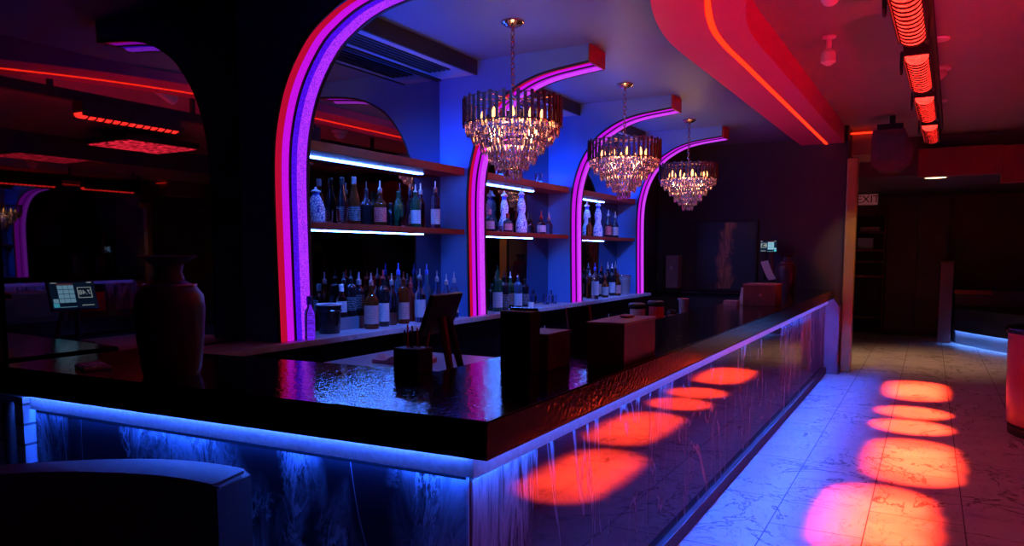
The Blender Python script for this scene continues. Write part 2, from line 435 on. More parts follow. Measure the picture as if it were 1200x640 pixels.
# ------------------------------------------------------------------ arched fins
FW = .28
FY = [3.04, 5.06, 7.03, 9.01]
edge = smooth_path([(-3.24, 1.05), (-3.25, 1.6), (-3.25, 2.05), (-3.215, 2.30), (-3.13, 2.52), (-2.985, 2.71), (-2.84, 2.81), (-2.69, 2.875), (-2.50, 2.915), (-2.20, 2.945)], 6)
fl = ['arched bar divider nearest the dark left end, edged in red and violet light',
      'arched bar divider behind the largest chandelier, red and magenta lit edge',
      'arched bar divider behind the middle chandelier with magenta lit edge',
      'arched bar divider behind the smallest chandelier, last of the row']
for i, y0 in enumerate(FY):
    t = thing('arched_divider', fl[i], 'divider', (0, y0, 0), group='arched dividers along the back bar')
    body = [(XB, 1.05)] + edge + [(-2.20, ZC - .002), (XB, ZC - .002)]
    obj('panel', MB().prism(body, 1, 0, FW), M['fin'] if i else M['fin'], t)
    def strip(name, a, b, o0, o1, m, par=t):
        return obj(name, MB().sweep(edge, [(a, o0), (b, o0), (b, o1), (a, o1)]), M[m], par)
    strip('edge_lip', 0, .012, 0, .016, 'black'); strip('edge_lip', FW - .018, FW, 0, .016, 'black'); strip('divider_lip', .125, .137, 0, .014, 'black')
    strip('red_lit_lip', .012, .072 if i < 2 else .03, 0, .004, 'e_red')['label'] = 'red-lit lip with painted-in glow'  # emission stands in for the room's red light on the lip
    strip('middle_light_strip', .072 if i < 2 else .03, .125, 0, .004, 'e_mag')['label'] = 'magenta light strip'
    strip('inner_light_strip', .137, .185, 0, .008, 'e_mag' if i else 'e_blv')['label'] = 'magenta light strip' if i else 'blue-violet light strip'
    obj('light_tube', MB().sweep(edge, [(.185, 0), (.258, 0), (.256, .012), (.238, .020), (.208, .020), (.187, .012)]), M['e_pkv' if i == 0 else 'e_pkm'], t)['label'] = 'sparkling pink-violet light tube' if i == 0 else 'pinkish magenta light tube'
    obj('end_cap', MB().box(-2.205, 0, 2.93, -2.188, FW, ZC - .003), M['wood'], t)

# ------------------------------------------------------------------ mirrors, bulkhead grilles, shelves
ends = [1.74, *[y for y in FY]]
bays = [(1.74, FY[0])] + [(FY[i] + FW, FY[i + 1]) for i in range(3)]
ml = ['dark mirror panel left of the first lit arch', 'dark mirror behind the bottles between the first and second arch',
      'dark mirror behind the bottles between the second and third arch', 'dark mirror behind the bottles between the third and last arch']
for k, (a, b) in enumerate(bays):
    tag(obj('wall_mirror', MB().box(XB - .02, a + .002, 1.06, XB, b - .002, 2.94 if k else ZC - .002), M['mirror']), ml[k], 'mirror', 'mirrors along the back bar')
tag(obj('wall_mirror', MB().box(XR, 1.5, .25, XR + .02, 12.5, 2.9), M['mirror']), 'long dark mirror on the wall facing the bar', 'mirror')
bl = ['black-edged ceiling bulkhead with air grille above the nearest bottle bay', 'black-edged ceiling bulkhead behind the largest chandelier', 'black-edged ceiling bulkhead behind the middle chandelier']
for k in range(1, 4):
    a, b = bays[k]
    t = thing('ceiling_vent', bl[k - 1], 'air vent', (0, a, 0), group='ceiling bulkheads over the bottle bays')
    L = b - a
    obj('housing', MB().box(XB + .002, .003, 2.95, -3.16, L - .003, ZC - .002), M['grill'], t)
    obj('front_board', MB().box(-3.16, .003, 2.945, -3.14, L - .003, ZC - .002), M['black'], t)
    g = MB()
    for j in range(5): g.box(-3.42 + j * .042, .15, 2.940, -3.396 + j * .042, L - .25, 2.952)
    obj('grille', g, M['black'], t)
    obj('rear_strip', MB().box(XB + .002, .003, 2.935, XB + .02, L - .003, 2.952), M['black'], t)

bayname = ['first bottle bay', 'middle bottle bay', 'last bottle bay']
led_end = [(4.79, 4.79), (6.66, 6.63), (8.50, 8.51)]
for k in range(1, 4):
    a, b = bays[k]
    for up in (0, 1):
        z0, z1 = (1.712, 1.75) if not up else (2.18, 2.238)
        t = thing('bottle_shelf', ('upper' if up else 'lower') + ' red-brown shelf of the ' + bayname[k - 1] + (', dark above its white light line' if up else ', carrying a row of bottles'), 'shelf', (0, a, z0), group='bottle shelves of the back bar')
        obj('board', MB().box(XB + .002, .003, 0, -3.265, b - a - .003, z1 - z0, .003), M['wood'], t)
        le = led_end[k - 1][1 - up]
        obj('led_bar', MB().box(-3.486, .01, -.007, -3.476, le - a, -.001), M['e_shelf'], t)['label'] = 'white light bar under the shelf'
        if up: obj('cove_light', MB().box(-3.42, .04, z1 - z0, -3.39, b - a - .06, z1 - z0 + .012), M['e_cove'], t)['label'] = 'blue uplight on the shelf'

# ------------------------------------------------------------------ back counter
CZ = 1.05
t = thing('back_counter', 'long dark counter under the lit bottle bays with slim blue-lit top', 'counter', (0, 2.36, 0))
obj('worktop', MB().box(XB + .001, 0, CZ - .035, -3.15, 9.34 - 2.36, CZ, .004), mat('dark_stone_top', (.40, .42, .50), .28, var=.2, scale=20.), t)
obj('carcass', MB().box(XB + .001, .01, 0, -3.27, 9.32 - 2.36, CZ - .035), M['black'], t)
for k in range(8):
    d = obj('cupboard_door', MB().box(-3.27, .05 + k * .83, .10, -3.25, .85 + k * .83, CZ - .07, .004), M['blackgloss'], t)
    obj('handle', MB().tube([(-3.235, .75 + k * .83, .70), (-3.235, .75 + k * .83, .86)], .006), M['steel'], d)
# end counter
t = thing('end_counter', 'low dark counter along the end wall under the dark art panel', 'counter', (0, 0, 0))
obj('worktop', MB().box(XB + .002, 10.08, .99, -1.75, YE - .002, 1.03, .004), M['blackgloss'], t)
obj('carcass', MB().box(XB + .002, 10.12, 0, -1.78, YE - .002, .99), M['black'], t)

# ------------------------------------------------------------------ the bar
BZ0, BZ1 = .985, 1.09
YBAR = 10.5
top = thing('bar_countertop', 'thick glossy black bar top turning the corner towards the viewer', 'countertop', (0, 0, 0))
Lshape = [(-1.06, 1.755), (-1.06, YBAR), (-1.69, YBAR), (-1.69, 2.42), (-3.42, 2.30), (-3.42, 1.64)]
m_ = MB().prism(Lshape, 2, BZ0, BZ1)
for v in m_.bm.verts:
    if v.co.x > -1.07 and v.co.z < BZ0 + .01: v.co.x -= .0035   # the front edge leans in slightly
bmesh.ops.bevel(m_.bm, geom=[e for e in m_.bm.edges if abs(e.verts[0].co.z - BZ1) < 1e-4 and abs(e.verts[1].co.z - BZ1) < 1e-4], offset=.005, segments=2, affect='EDGES')
obj('slab', m_, M['bartop'], top)
base = thing('bar_counter', 'bar front faced in dark polished marble below a pale strip', 'bar counter', (0, 0, 0))
lp = MB(); lp.prism([(-1.0685, 1.765), (-1.0685, YBAR - .15), (-1.0655, YBAR - .15), (-1.0655, 1.7585), (-3.42, 1.644), (-3.42, 1.647)], 2, BZ0 - .009, BZ0)
obj('drip_edge', lp, M['black'], base)
# pale strip just under the overhang
tr = MB(); tr.prism([(-1.122, 1.776), (-1.122, YBAR - .14), (-1.16, YBAR - .14), (-1.16, 1.81), (-3.245, 1.72), (-3.245, 1.686)], 2, .934, BZ0)
tr.prism([(-1.122, 1.776), (-1.122, YBAR - .14), (-1.128, YBAR - .14), (-1.128, 1.782), (-3.245, 1.692), (-3.245, 1.686)], 2, .914, .934)
tr.prism([(-1.122, 1.776), (-1.122, YBAR - .14), (-1.128, YBAR - .14), (-1.128, 1.776)], 2, .908, .914)
obj('pale_strip', tr, M['trim'], base)
sg = MB(); sg.prism([(-1.152, 1.797), (-1.152, YBAR - .15), (-1.18, YBAR - .15), (-1.18, 1.83), (-3.24, 1.74), (-3.24, 1.706)], 2, .8965, .926)
obj('shadow_gap', sg, mat('dull_black_gap', (.006, .006, .006), 1., spec=0.), base)
obj('core', MB().prism([(-1.185, 1.835), (-1.185, YBAR - .145), (-1.62, YBAR - .145), (-1.62, 2.32), (-3.242, 2.2), (-3.242, 1.745)], 2, 0, BZ0), M['black'], base)
ys = [1.795, 3.42, 5.05, 6.67, 8.30, 9.40, YBAR - .14]
for a, b in zip(ys, ys[1:]):
    obj('marble_panel', MB().box(-1.185, a + .002, .0, -1.150, b - .002, .896, .0015), M['drip'], base)
xs = [(-1.152, 1.793), (-2.64, 1.729), (-3.242, 1.703)]
for (x0, y0), (x1, y1) in zip(xs, xs[1:]):
    e = .002
    obj('marble_panel', MB().prism([(x0 - e, y0 + .004), (x1 + e, y1 + .004), (x1 + e, y1 + .04), (x0 - e, y0 + .04)], 2, 0, .896), M['cloud'], base)
obj('kick_plate', MB().box(-1.150, 1.80, 0, -1.112, YBAR - .14, .085, .006), M['kick'], base)
obj('corner_bead', MB().box(-1.156, 1.790, 0, -1.149, 1.796, .920), M['trim'], base)
# blue LED tape under the overhang (faces the floor)
e_tape = emit('blue_bar_led', (.012, .105, 1.), 600.); e_tape2 = emit('blue_bar_led_front', (.012, .085, 1.), 260.); e_edge = emit('blue_edge_led', (.05, .13, 1.), 34.)
obj('led_tape', MB().box(-1.1495, 1.80, .929, -1.142, YBAR - .5, .932), e_tape, base)['label'] = 'blue light tape below the pale strip'
obj('led_tape', MB().prism([(-1.15, 1.784), (-3.24, 1.694), (-3.24, 1.702), (-1.15, 1.792)], 2, .929, .932), e_tape2, base)
obj('edge_tape', MB().box(-1.078, 1.80, BZ0 - .004, -1.071, YBAR - .16, BZ0 - .001), e_edge, base)['label'] = 'blue light tape under the bar edge'
obj('edge_tape', MB().prism([(-1.13, 1.7685), (-3.24, 1.6745), (-3.24, 1.6795), (-1.13, 1.7735)], 2, BZ0 - .004, BZ0 - .001), emit('blue_edge_led_front', (.035, .125, 1.), 130.), base)
t = thing('bar_end_post', 'blue-grey boxed post closing the far end of the bar', 'post', (0, 0, 0))
pp = [(-1.19, 0), (-.985, 0), (-.985, .88), (-1.06, .985), (-1.19, .985)]
obj('post_body', MB().prism(pp, 1, YBAR - .14, YBAR + .06), M['post'], t)
obj('plinth', MB().box(-1.18, YBAR - .139, 0, -.965, YBAR + .06, .10, .008), M['kick'], t)
# under-bar station
t = thing('underbar_station', 'dark steel work station behind the bar corner', 'work station', (0, 0, 0))
obj('work_surface', MB().box(-2.95, 2.75, .92, -1.76, 3.75, .95, .004), mat('dull_steel', (.35, .33, .38), .3, metal=.6), t)
obj('cabinet', MB().box(-2.92, 2.78, 0, -1.79, 3.72, .92), M['black'], t)

# ------------------------------------------------------------------ chandeliers
def prism_mesh(h, r, name, m):
    b = MB(); b.lathe([(0, 0), (r * .75, -h * .10), (r, -h * .62), (0, -h)], n=5); return b.mesh(name, M[m])
rod_me = MB().box(-.0105, -.005, -.172, .0105, .005, 0, .002).mesh('crystal_rod', M['smoke'])
cry_me = prism_mesh(.092, .0125, 'crystal_prism', 'crystal')
cry_s = prism_mesh(.075, .0105, 'crystal_prism', 'crystal')
def chandelier(label, x, y, ztop):
    t = thing('chandelier', label, 'chandelier', (x, y, ztop), group='crystal chandeliers over the bar')
    cz = ZC - ztop
    obj('ceiling_canopy', MB().lathe([(.075, cz), (.075, cz - .012), (.05, cz - .03), (.012, cz - .042), (.010, cz - .06)], n=24), M['goldm'], t, True)
    ch = MB(); z = cz - .06; k = 0
    while z > .02:
        ch.torus((0, 0, z - .02), .013, .0032, 'x' if k % 2 else 'y', 10, 5, 1., 1.6); z -= .034; k += 1
    obj('chain', ch, M['goldm'], t)
    fr = MB()
    for r, zz in ((.318, -.006), (.318, -.165), (.30, -.16), (.265, -.20), (.205, -.265), (.15, -.33), (.10, -.39), (.055, -.45)):
        fr.torus((0, 0, zz), r, .0042, 'z', 40, 5)
    for k in range(8):
        a = 2 * PI * k / 8
        fr.tube([(0, 0, .01), (.16 * math.cos(a), .16 * math.sin(a), -.004), (.318 * math.cos(a), .318 * math.sin(a), -.006)], .004, 5)
        fr.tube([(.318 * math.cos(a), .318 * math.sin(a), -.165), (.06 * math.cos(a), .06 * math.sin(a), -.15)], .004, 5)
    fr.tube([(0, 0, .03), (0, 0, -.44)], .007, 6)
    obj('frame', fr, M['goldm'], t)
    for k in range(10):
        a = 2 * PI * (k + .3) / 10
        o = obj('candle_bulb', bulb_me, None, t, loc=(.20 * math.cos(a), .20 * math.sin(a), -.15))
    l = bpy.data.lights.new('chandelier_lamp', 'POINT'); l.energy = 14; l.color = (1., .55, .17); l.shadow_soft_size = .05
    lo = bpy.data.objects.new('chandelier_lamp', l); COL.objects.link(lo); lo.parent = t; lo.location = (0, 0, -.215)
    for k in range(46):
        a = 2 * PI * k / 46
        obj('crystal_rod', rod_me, None, t, loc=(.325 * math.cos(a), .325 * math.sin(a), (.008 if k % 2 else -.006)), rotz=a + PI / 2)
    spots = []
    for r, z0, n, me in ((.300, -.150, 66, cry_me), (.262, -.198, 60, cry_me), (.262, -.165, 44, cry_me), (.204, -.262, 48, cry_me), (.204, -.225, 34, cry_me), (.15, -.325, 36, cry_me), (.10, -.385, 25, cry_s), (.055, -.442, 13, cry_s), (.015, -.442, 3, cry_s)):
        for k in range(n):
            a = 2 * PI * (k + random.random() * .25) / n
            # how squarely the piece faces the room side of the bar
            face = math.cos(a - math.atan2(-y, -x))
            spots.append((-face - (.3 if r < .12 else 0), r * math.cos(a), r * math.sin(a), z0 + random.uniform(-.006, .006), a, me))
    spots.sort(key=lambda q: q[0])
    for f_, px, py, pz, a, me in spots[:98]:
        obj('crystal_prism', me, None, t, loc=(px, py, pz), rotz=a)
    b = MB()
    for f_, px, py, pz, a, me in spots[98:]:
        h, r = (.092, .0125) if me is cry_me else (.075, .0105)
        b.lathe([(0, pz), (r * .75, pz - h * .10), (r, pz - h * .62), (0, pz - h)], px, py, n=5)
    o = obj('crystal_strands', b, M['crystal'], t); o['kind'] = 'stuff'
    return t
bulb_me = MB().lathe([(.009, -.03), (.010, 0), (.016, .028), (.013, .05), (.004, .075), (0, .08)], n=10).mesh('candle_bulb', M['e_bulb'], True)
chandelier('crystal chandelier nearest the viewer, the largest of the row', -2.43, 4.35, 2.56)
chandelier('middle crystal chandelier, hanging before the third lit arch', -2.43, 6.40, 2.56)
chandelier('farthest and smallest crystal chandelier, left of the end wall', -2.43, 8.43, 2.56)

# ------------------------------------------------------------------ red light bars on the ceiling
tx = lambda y: -.265 + .0235 * y
lens_y = [4.62, 6.12, 7.64, 9.20]
t = thing('lighting_rail', 'long black rail under the red ceiling carrying glowing light bars', 'rail', (0, 0, 0))
rail = MB(); rail.prism([(tx(3.2) + .02, 3.2), (tx(3.2) + .10, 3.2), (tx(9.9) + .10, 9.9), (tx(9.9) + .02, 9.9)], 2, 2.948, 3.04)
obj('beam', rail, M['black'], t)
for y in (3.9, 5.4, 6.88, 8.42, 9.7):
    obj('hanger', MB().box(tx(y) + .04, y - .02, 3.04, tx(y) + .08, y + .02, ZR - .001), M['black'], t)
fxl = ['red ribbed light bar at the top edge of the view, largest of four', 'red ribbed light bar second along the ceiling rail', 'red ribbed light bar third along the ceiling rail', 'red ribbed light bar at the far end of the ceiling rail, smallest']
for i, y in enumerate(lens_y):
    t = thing('ceiling_light_bar', fxl[i], 'stage light', (tx(y), y, 2.86), .0235 * -1, group='red light bars on the ceiling rail')
    hl = .52
    obj('housing', MB().box(-.078, -hl, -.02, .078, hl, .085, .008).box(-.078, -hl, -.052, -.072, hl, -.02).box(.072, -hl, -.052, .078, hl, -.02), M['black'], t)
    ln = MB(); dv = MB()
    for k in range(13):
        yy = -hl + .04 + k * (2 * hl - .08) / 12
        prof = [(.068 * math.cos(a), .050 * math.sin(a)) for a in [PI + PI * q / 10 for q in range(11)]]
        ln.prism([(p[0], p[1] - .02) for p in prof], 1, yy - .028, yy + .028)
        dv.prism([(p[0] * 1.08, p[1] * 1.16 - .02) for p in prof], 1, yy + .035, yy + .041)
    obj('rib_shade_fins', dv, M['black'], t)  # black fins added to stand in for the shading between ribs
    obj('lens', ln, M['e_lens'], t)['label'] = 'glowing ribbed red lens'
    obj('bracket', MB().box(.065, hl - .02, -.05, .085, hl + .10, .08, .004).box(-.04, hl, -.045, .07, hl + .07, .0, .004), M['black'], t)
    obj('cable', MB().torus((-.11, -.1, .03), .075, .007, 'x', 18, 6), M['black'], t)
# spotlights shining straight down out of each light bar
for i, y in enumerate([4.78, 6.30, 7.88, 9.58]):
    for dy, ang, e in (((-.36, 15.5, 1.), (.34, 15.5, 1.)) if i == 2 else ((-.40, 15., .62), (-.13, 16., .62), (.13, 16., .62), (.40, 15., .62))):
        l = bpy.data.lights.new('red_spot', 'SPOT'); l.energy = 4200 * e; l.color = (1., .038, .012)
        l.spot_size = math.radians(ang); l.spot_blend = .75; l.shadow_soft_size = .03
        o = bpy.data.objects.new('red_spot', l); COL.objects.link(o)
        xx = [-.215, -.055, -.085, -.075][i]
        o.location = (tx(y), y + dy - .02, 2.775)
        d = Vector((xx, y + dy * 1.0, 0)) - o.location
        o.rotation_euler = d.to_track_quat('-Z', 'Y').to_euler()

# small ceiling fittings
t = thing('sprinkler', 'white fire sprinkler hanging from the red ceiling left of the light rail', 'sprinkler', (-.74, 6.25, ZR))
obj('base', MB().lathe([(.05, 0), (.05, -.012), (.02, -.02), (.02, -.10)], n=18), M['pvc'], t, True)
obj('head', MB().lathe([(.022, -.09), (.05, -.12), (.055, -.19), (.02, -.215)], n=14), M['pvc'], t, True)
t = thing('security_camera', 'white security camera cut by the top edge of the view', 'camera', (-.57, 4.72, ZR))
obj('mount', MB().lathe([(.05, 0), (.05, -.015), (.018, -.03), (.018, -.09)], n=18), M['pvc'], t, True)
b = MB(); b.lathe([(.045, -.11), (.052, -.09), (.052, .09), (.03, .11)], n=18)
bmesh.ops.rotate(b.bm, cent=(0, 0, 0), matrix=Matrix.Rotation(math.radians(65), 3, 'X') , verts=b.bm.verts); bmesh.ops.translate(b.bm, vec=(0, 0, -.125), verts=b.bm.verts)
obj('body', b, M['pvc'], t, True)
tag(obj('ceiling_disc', MB().lathe([(.075, ZR - .001), (.07, ZR - .014), (0, ZR - .018)], -.01, 6.72, 24), M['pvc'], smooth=True), 'flat white disc on the red ceiling, nearer of the two', 'ceiling cap', 'flat discs on the red ceiling')
tag(obj('ceiling_disc', MB().lathe([(.075, ZR - .001), (.07, ZR - .014), (0, ZR - .018)], .02, 9.41, 24), M['pvc'], smooth=True), 'flat white disc on the red ceiling, farther one past the alarm', 'ceiling cap', 'flat discs on the red ceiling')
t = thing('smoke_alarm', 'tiered white alarm on the red ceiling right of the light rail', 'alarm', (-.01, 7.75, ZR))
obj('base', MB().lathe([(.105, 0), (.105, -.02), (.085, -.032)], n=24), M['pvc'], t, True)
obj('sensor', MB().lathe([(.06, -.03), (.075, -.05), (.075, -.07), (.04, -.10), (.025, -.11)], n=20), M['pvc'], t, True)
# hanging loudspeaker
t = thing('loudspeaker', 'large dark loudspeaker hanging from the ceiling at the hallway entrance', 'speaker', (-.46, 10.15, 2.60))
obj('cabinet', MB().prism([(-.20, .42), (.14, .42), (.24, .18), (.21, .03), (.10, -.06), (-.12, -.06), (-.21, .03), (-.21, .30)], 1, -.16, .16), mat('dark_speaker_box', (.08, .03, .045), .45, var=.15), t)
obj('grille', MB().box(-.15, -.172, .06, .15, -.16, .36, .01), M['kick'], t)
obj('hanging_bracket', MB().box(-.16, -.08, .42, .12, .08, .50, .006).box(-.03, -.03, .50, .03, .03, ZR - 2.60 - .001), M['black'], t)
# downlight past the beam
t = thing('downlight', 'bright warm downlight glowing beside the red beam in the hallway', 'ceiling light', (.02, 12.45, 2.66))
obj('trim_ring', MB().torus((0, 0, -.006), .15, .014, 'z', 28, 6), M['pvc'], t)
obj('lens', MB().lathe([(.145, -.001), (.14, -.012), (0, -.018)], n=28), M['e_warm'], t)
l = bpy.data.lights.new('hall_spot', 'SPOT'); l.energy = 110; l.color = (1., .46, .24); l.spot_size = 1.5; l.spot_blend = .8; l.shadow_soft_size = .12
o = bpy.data.objects.new('hall_spot', l); COL.objects.link(o); o.location = (-.1, 12.35, 2.63)
l = bpy.data.lights.new('warm_column_fill', 'SPOT'); l.energy = 80; l.color = (1., .66, .28); l.spot_size = .42; l.spot_blend = .8; l.shadow_soft_size = .04  # unseen warm spot, added to bring out the gold column
o = bpy.data.objects.new('warm_column_fill', l); COL.objects.link(o); o.location = (-.45, 8.9, 3.1); o.rotation_euler = (Vector((-.9, YE, 1.55)) - o.location).to_track_quat('-Z', 'Y').to_euler()

# ------------------------------------------------------------------ end wall things
t = thing('gold_column', 'narrow crinkled gold column at the right end of the bar wall', 'column', (0, 0, 0))
obj('shaft', MB().box(-.98, YE - .03, 0, -.845, YE + .10, 2.78, .02), M['gold'], t)
obj('dark_side', MB().box(-1.0, YE - .02, 0, -.98, YE, 2.78), M['black'], t)
t = thing('art_panel', 'tall dark picture with a brown streak on the end wall', 'picture', (-2.5, YE, 1.53))
obj('picture', MB().box(-.40, -.03, -.46, .40, -.012, .46), M['agate'], t)
fr = MB().box(-.43, -.04, -.49, -.40, -.001, .49).box(.40, -.04, -.49, .43, -.001, .49).box(-.40, -.04, .46, .40, -.001, .49).box(-.40, -.04, -.49, .40, -.001, -.46)
obj('frame', fr, M['black'], t)
t = thing('tall_dispenser', 'tall blue-grey box standing on the end counter left of the picture', 'dispenser', (-3.17, 10.38, 1.03))
obj('body', MB().box(-.09, -.10, .04, .09, .10, .50, .012), M['post'], t); obj('foot', MB().box(-.075, -.085, 0, .075, .085, .04), M['black'], t); obj('spout', MB().box(-.02, -.14, .30, .02, -.10, .35, .004), M['steel'], t)

def tablet_pos(name, label, loc, rotz, stand_h, w=.27, h=.19, tilt=.35):
    """a till tablet whose screen faces local -y"""
    t = thing(name, label, 'till', loc, rotz)
    R = Matrix.Translation((0, 0, stand_h)) @ Matrix.Rotation(-tilt, 4, 'X')
    obj('shell', MB().box(-w / 2, 0, -h / 2, w / 2, .022, h / 2, .005, R), M['black'], t)
    scr = obj('screen', MB().box(-w / 2 + .012, -.003, -h / 2 + .012, w / 2 - .012, .0, h / 2 - .012, 0, R), M['e_scr'], t)
    def ui(x0, z0, x1, z1, m, nm):
        obj(nm, MB().box(x0 * w, -.005, z0 * h, x1 * w, -.003, z1 * h, 0, R), M[m], scr)
    tiles = MB()
    for c in range(3):
        for r in range(4): tiles.box((-.03 + c * .115) * w, -.005, (.22 - r * .155) * h, (.075 + c * .115) * w, -.003, (.355 - r * .155) * h, 0, R)
    obj('keypad_tiles', tiles, M['e_tile'], scr)
    ui(.325, -.245, .43, -.11, 'e_tile', 'key_tile'); ui(.325, -.40, .44, -.26, 'e_tile2', 'accent_tile'); ui(-.03, -.405, .315, -.26 - .13, 'e_tile', 'tile_edge')
    ui(-.03, .375, .31, .41, 'e_bar', 'red_bar'); ui(-.43, .42, -.33, .455, 'e_txt', 'status_mark'); ui(.30, .43, .42, .455, 'e_txt', 'status_mark')
    ui(-.40, -.37, -.14, -.345, 'e_txt', 'footer_line')
    fb = MB()
    for q in ((-.40, .255, -.10, .275), (-.40, -.10, -.10, -.08), (-.40, -.10, -.385, .275), (-.115, -.10, -.10, .275)): fb.box(q[0] * w, -.005, q[1] * h, q[2] * w, -.003, q[3] * h, 0, R)
    obj('figure_box', fb, M['e_txt'], scr)
    tx_ = text_obj('figures', '7.48', .045, M['e_txt'], scr, (0, 0, 0), (0, 0, 0))
    tx_.matrix_basis = R @ Matrix.Translation((-.25 * w, -.004, .085 * h)) @ Matrix.Rotation(PI / 2, 4, 'X')
    # stand: two leaning legs on a base plate
    obj('stand_leg', MB().tube([(-.03, .03, stand_h - .02), (-.06, .10, .012)], [.022, .016], 8), M['black'], t, True)
    obj('stand_leg', MB().tube([(.03, .03, stand_h - .02), (.08, .11, .012)], [.022, .016], 8), M['woodd'], t, True)
    obj('base_plate', MB().box(-.11, -.03, 0, .11, .15, .014, .004), M['black'], t)
    return t
# screen looks at the mirror (towards -x)
tablet_pos('till_tablet', 'black till tablet seen from behind at the bar corner', (-2.02, 2.90, .95), -PI / 2 + .12, .33, .30, .20)
tablet_pos('till_tablet', 'small lit till screen at the far end of the bar', (-1.87, 10.28, 1.03), .10, .62, .23, .16, .05)
t = thing('receipt_printer', 'small dark printer with a strip of white paper beside the far till', 'printer', (-1.84, 10.16, 1.03))
obj('body', MB().box(-.09, -.07, 0, .09, .08, .17, .012), M['black'], t)
m_ = MB(); prev = None
for k in range(7):
    f = k / 6; x = -.07 + .11 * f; z = .42 - .24 * f - .02 * math.sin(f * PI)
    cur = [m_.bm.verts.new((x - .02, -.06, z)), m_.bm.verts.new((x + .07, -.04, z + .02))]
    if prev: m_.bm.faces.new((prev[0], prev[1], cur[1], cur[0]))
    prev = cur
m_.bm.normal_update(); bmesh.ops.solidify(m_.bm, geom=m_.bm.faces[:], thickness=.002)
obj('paper_slip', m_, M['white'], t)['label'] = 'curling white paper slip'

# big vases at both ends of the bar
def vase_mesh():
    return MB().lathe([(0, .004), (.105, 0), (.115, .03), (.128, .16), (.135, .27), (.130, .325), (.105, .36), (.062, .385), (.052, .42), (.060, .45), (.105, .478), (.112, .484), (.104, .486), (.054, .452), (.045, .42), (.055, .385), (.09, .35), (.08, .06), (0, .05)], n=36, cap=False)
va_ = 1.
va = vase_mesh().scale(.95).mesh('vase_body', M['vase'], True)
ring = MB().torus((0, 0, .348), .098, .006, 'z', 36, 6).mesh('shoulder_ring', M['goldm'], True)
for loc, lab in (((-2.56, 1.86, BZ1), 'large dark flared vase on the left arm of the bar'), ((-1.585, 9.95, BZ1), 'dark flared vase at the far end of the bar beside the till')):
    t = thing('flared_vase', lab, 'vase', loc, group='flared vases at both ends of the bar')
    obj('body', va, None, t); obj('shoulder_ring', ring, None, t)

# ------------------------------------------------------------------ things on the bar
t = thing('straw_caddy', 'black caddy of straws on the bar in front of the till tablet', 'caddy', (-1.77, 2.36, BZ1))
obj('body', MB().box(-.06, -.05, 0, .06, .05, .10, .006), M['black'], t)
for k in range(9):
    x, y = random.uniform(-.045, .045), random.uniform(-.035, .035); dx, dy = random.uniform(-.03, .03), random.uniform(-.03, .03)
    obj('straw', MB().tube([(x, y, .03), (x + dx, y + dy, .17 + random.uniform(-.02, .03))], .0035, 6), M['redcap'] if k % 3 == 0 else M['black'], t)
t = thing('bar_towel', 'crumpled pinkish bar towel lying on the work station', 'towel', (-2.55, 3.32, .95))
g = bmesh.new(); bmesh.ops.create_grid(g, x_segments=22, y_segments=14, size=.5)
for v in g.verts:
    u, w = v.co.x, v.co.y
    v.co = (u * .30, w * .20, .018 + .026 * max(0, math.sin(u * 9 + 3 * w) * math.cos(w * 7 - u * 2)) + .022 * math.exp(-((u - .25) ** 2 + w * w) * 30) + random.uniform(0, .004))
mb = MB(); mb.bm.free(); mb.bm = g
geo = bmesh.ops.extrude_face_region(g, geom=g.faces[:])
for v in [x for x in geo['geom'] if isinstance(x, bmesh.types.BMVert)]: v.co.z = 0.0
obj('cloth', mb, M['cloth'], t, True)
obj('hem', MB().box(-.15, -.105, 0, .15, -.098, .012, .003), M['white'], t)
t = thing('napkin_caddy', 'tall black caddy on the bar top behind the bar corner', 'caddy', (-1.395, 2.56, BZ1))
obj('shell', MB().box(-.068, -.042, 0, .066, .042, .245, .004), M['black'], t); obj('rear_lip', MB().box(-.06, .02, .245, .06, .038, .255, .002), M['blackgloss'], t)
t = thing('wooden_box', 'low red-brown box tucked behind the tall black caddy', 'box', (-1.375, 2.735, BZ1))
obj('body', MB().box(-.07, -.10, 0, .065, .11, .135, .004), M['woodd'], t); obj('lid', MB().box(-.073, -.103, .135, .068, .113, .150, .003), M['woodd'], t)
t = thing('bar_box', 'red-topped dark box standing on the bar near its front edge', 'box', (-1.175, 3.10, BZ1))
obj('body', MB().box(-.082, -.20, 0, .085, .20, .172, .003), M['woodd'], t); obj('lid', MB().box(-.085, -.203, .172, .088, .203, .182, .002), mat('worn_lid', (.34, .20, .20), .5, var=.2, scale=20), t)
t = thing('paper_scrap', 'crumpled paper lying on the red-topped box', 'paper', (-1.18, 3.17, BZ1 + .182))
b = MB(); bmesh.ops.create_icosphere(b.bm, subdivisions=2, radius=1.)
for v in b.bm.verts: v.co = (v.co.x * .035 * random.uniform(.7, 1.2), v.co.y * .055 * random.uniform(.7, 1.2), max(0, (v.co.z + .8) * .008 * random.uniform(.6, 1.3)))
obj('sheet', b, M['lab'], t)
obj('fold', MB().box(-.02, -.03, .008, .012, .02, .0105), M['white'], t, rotz=.5)
t = thing('menu_holder', 'leaning menu holder with pale edges between caddy and red-topped box', 'menu holder', (-1.62, 3.66, BZ1), .25)
R = Matrix.Rotation(-.12, 4, 'Y')
obj('menu_board', MB().box(-.06, -.008, .002, .06, .008, .185, .002, R), M['black'], t)
obj('pale_edge', MB().box(-.066, -.010, .002, -.058, .010, .187, .001, R), M['labw'], t)
obj('wood_edge', MB().box(.058, -.012, .08, .068, .012, .187, .001, R), M['wood'], t)
obj('foot', MB().box(-.05, -.03, 0, .05, .03, .010, .003), M['black'], t)
t = thing('reflection_pad', 'pale pad on the left arm of the bar, standing in for a reflection', 'pad', (-2.98, 1.80, BZ1), -.3)  # keyed pad added in place of a pale reflection on the bar top
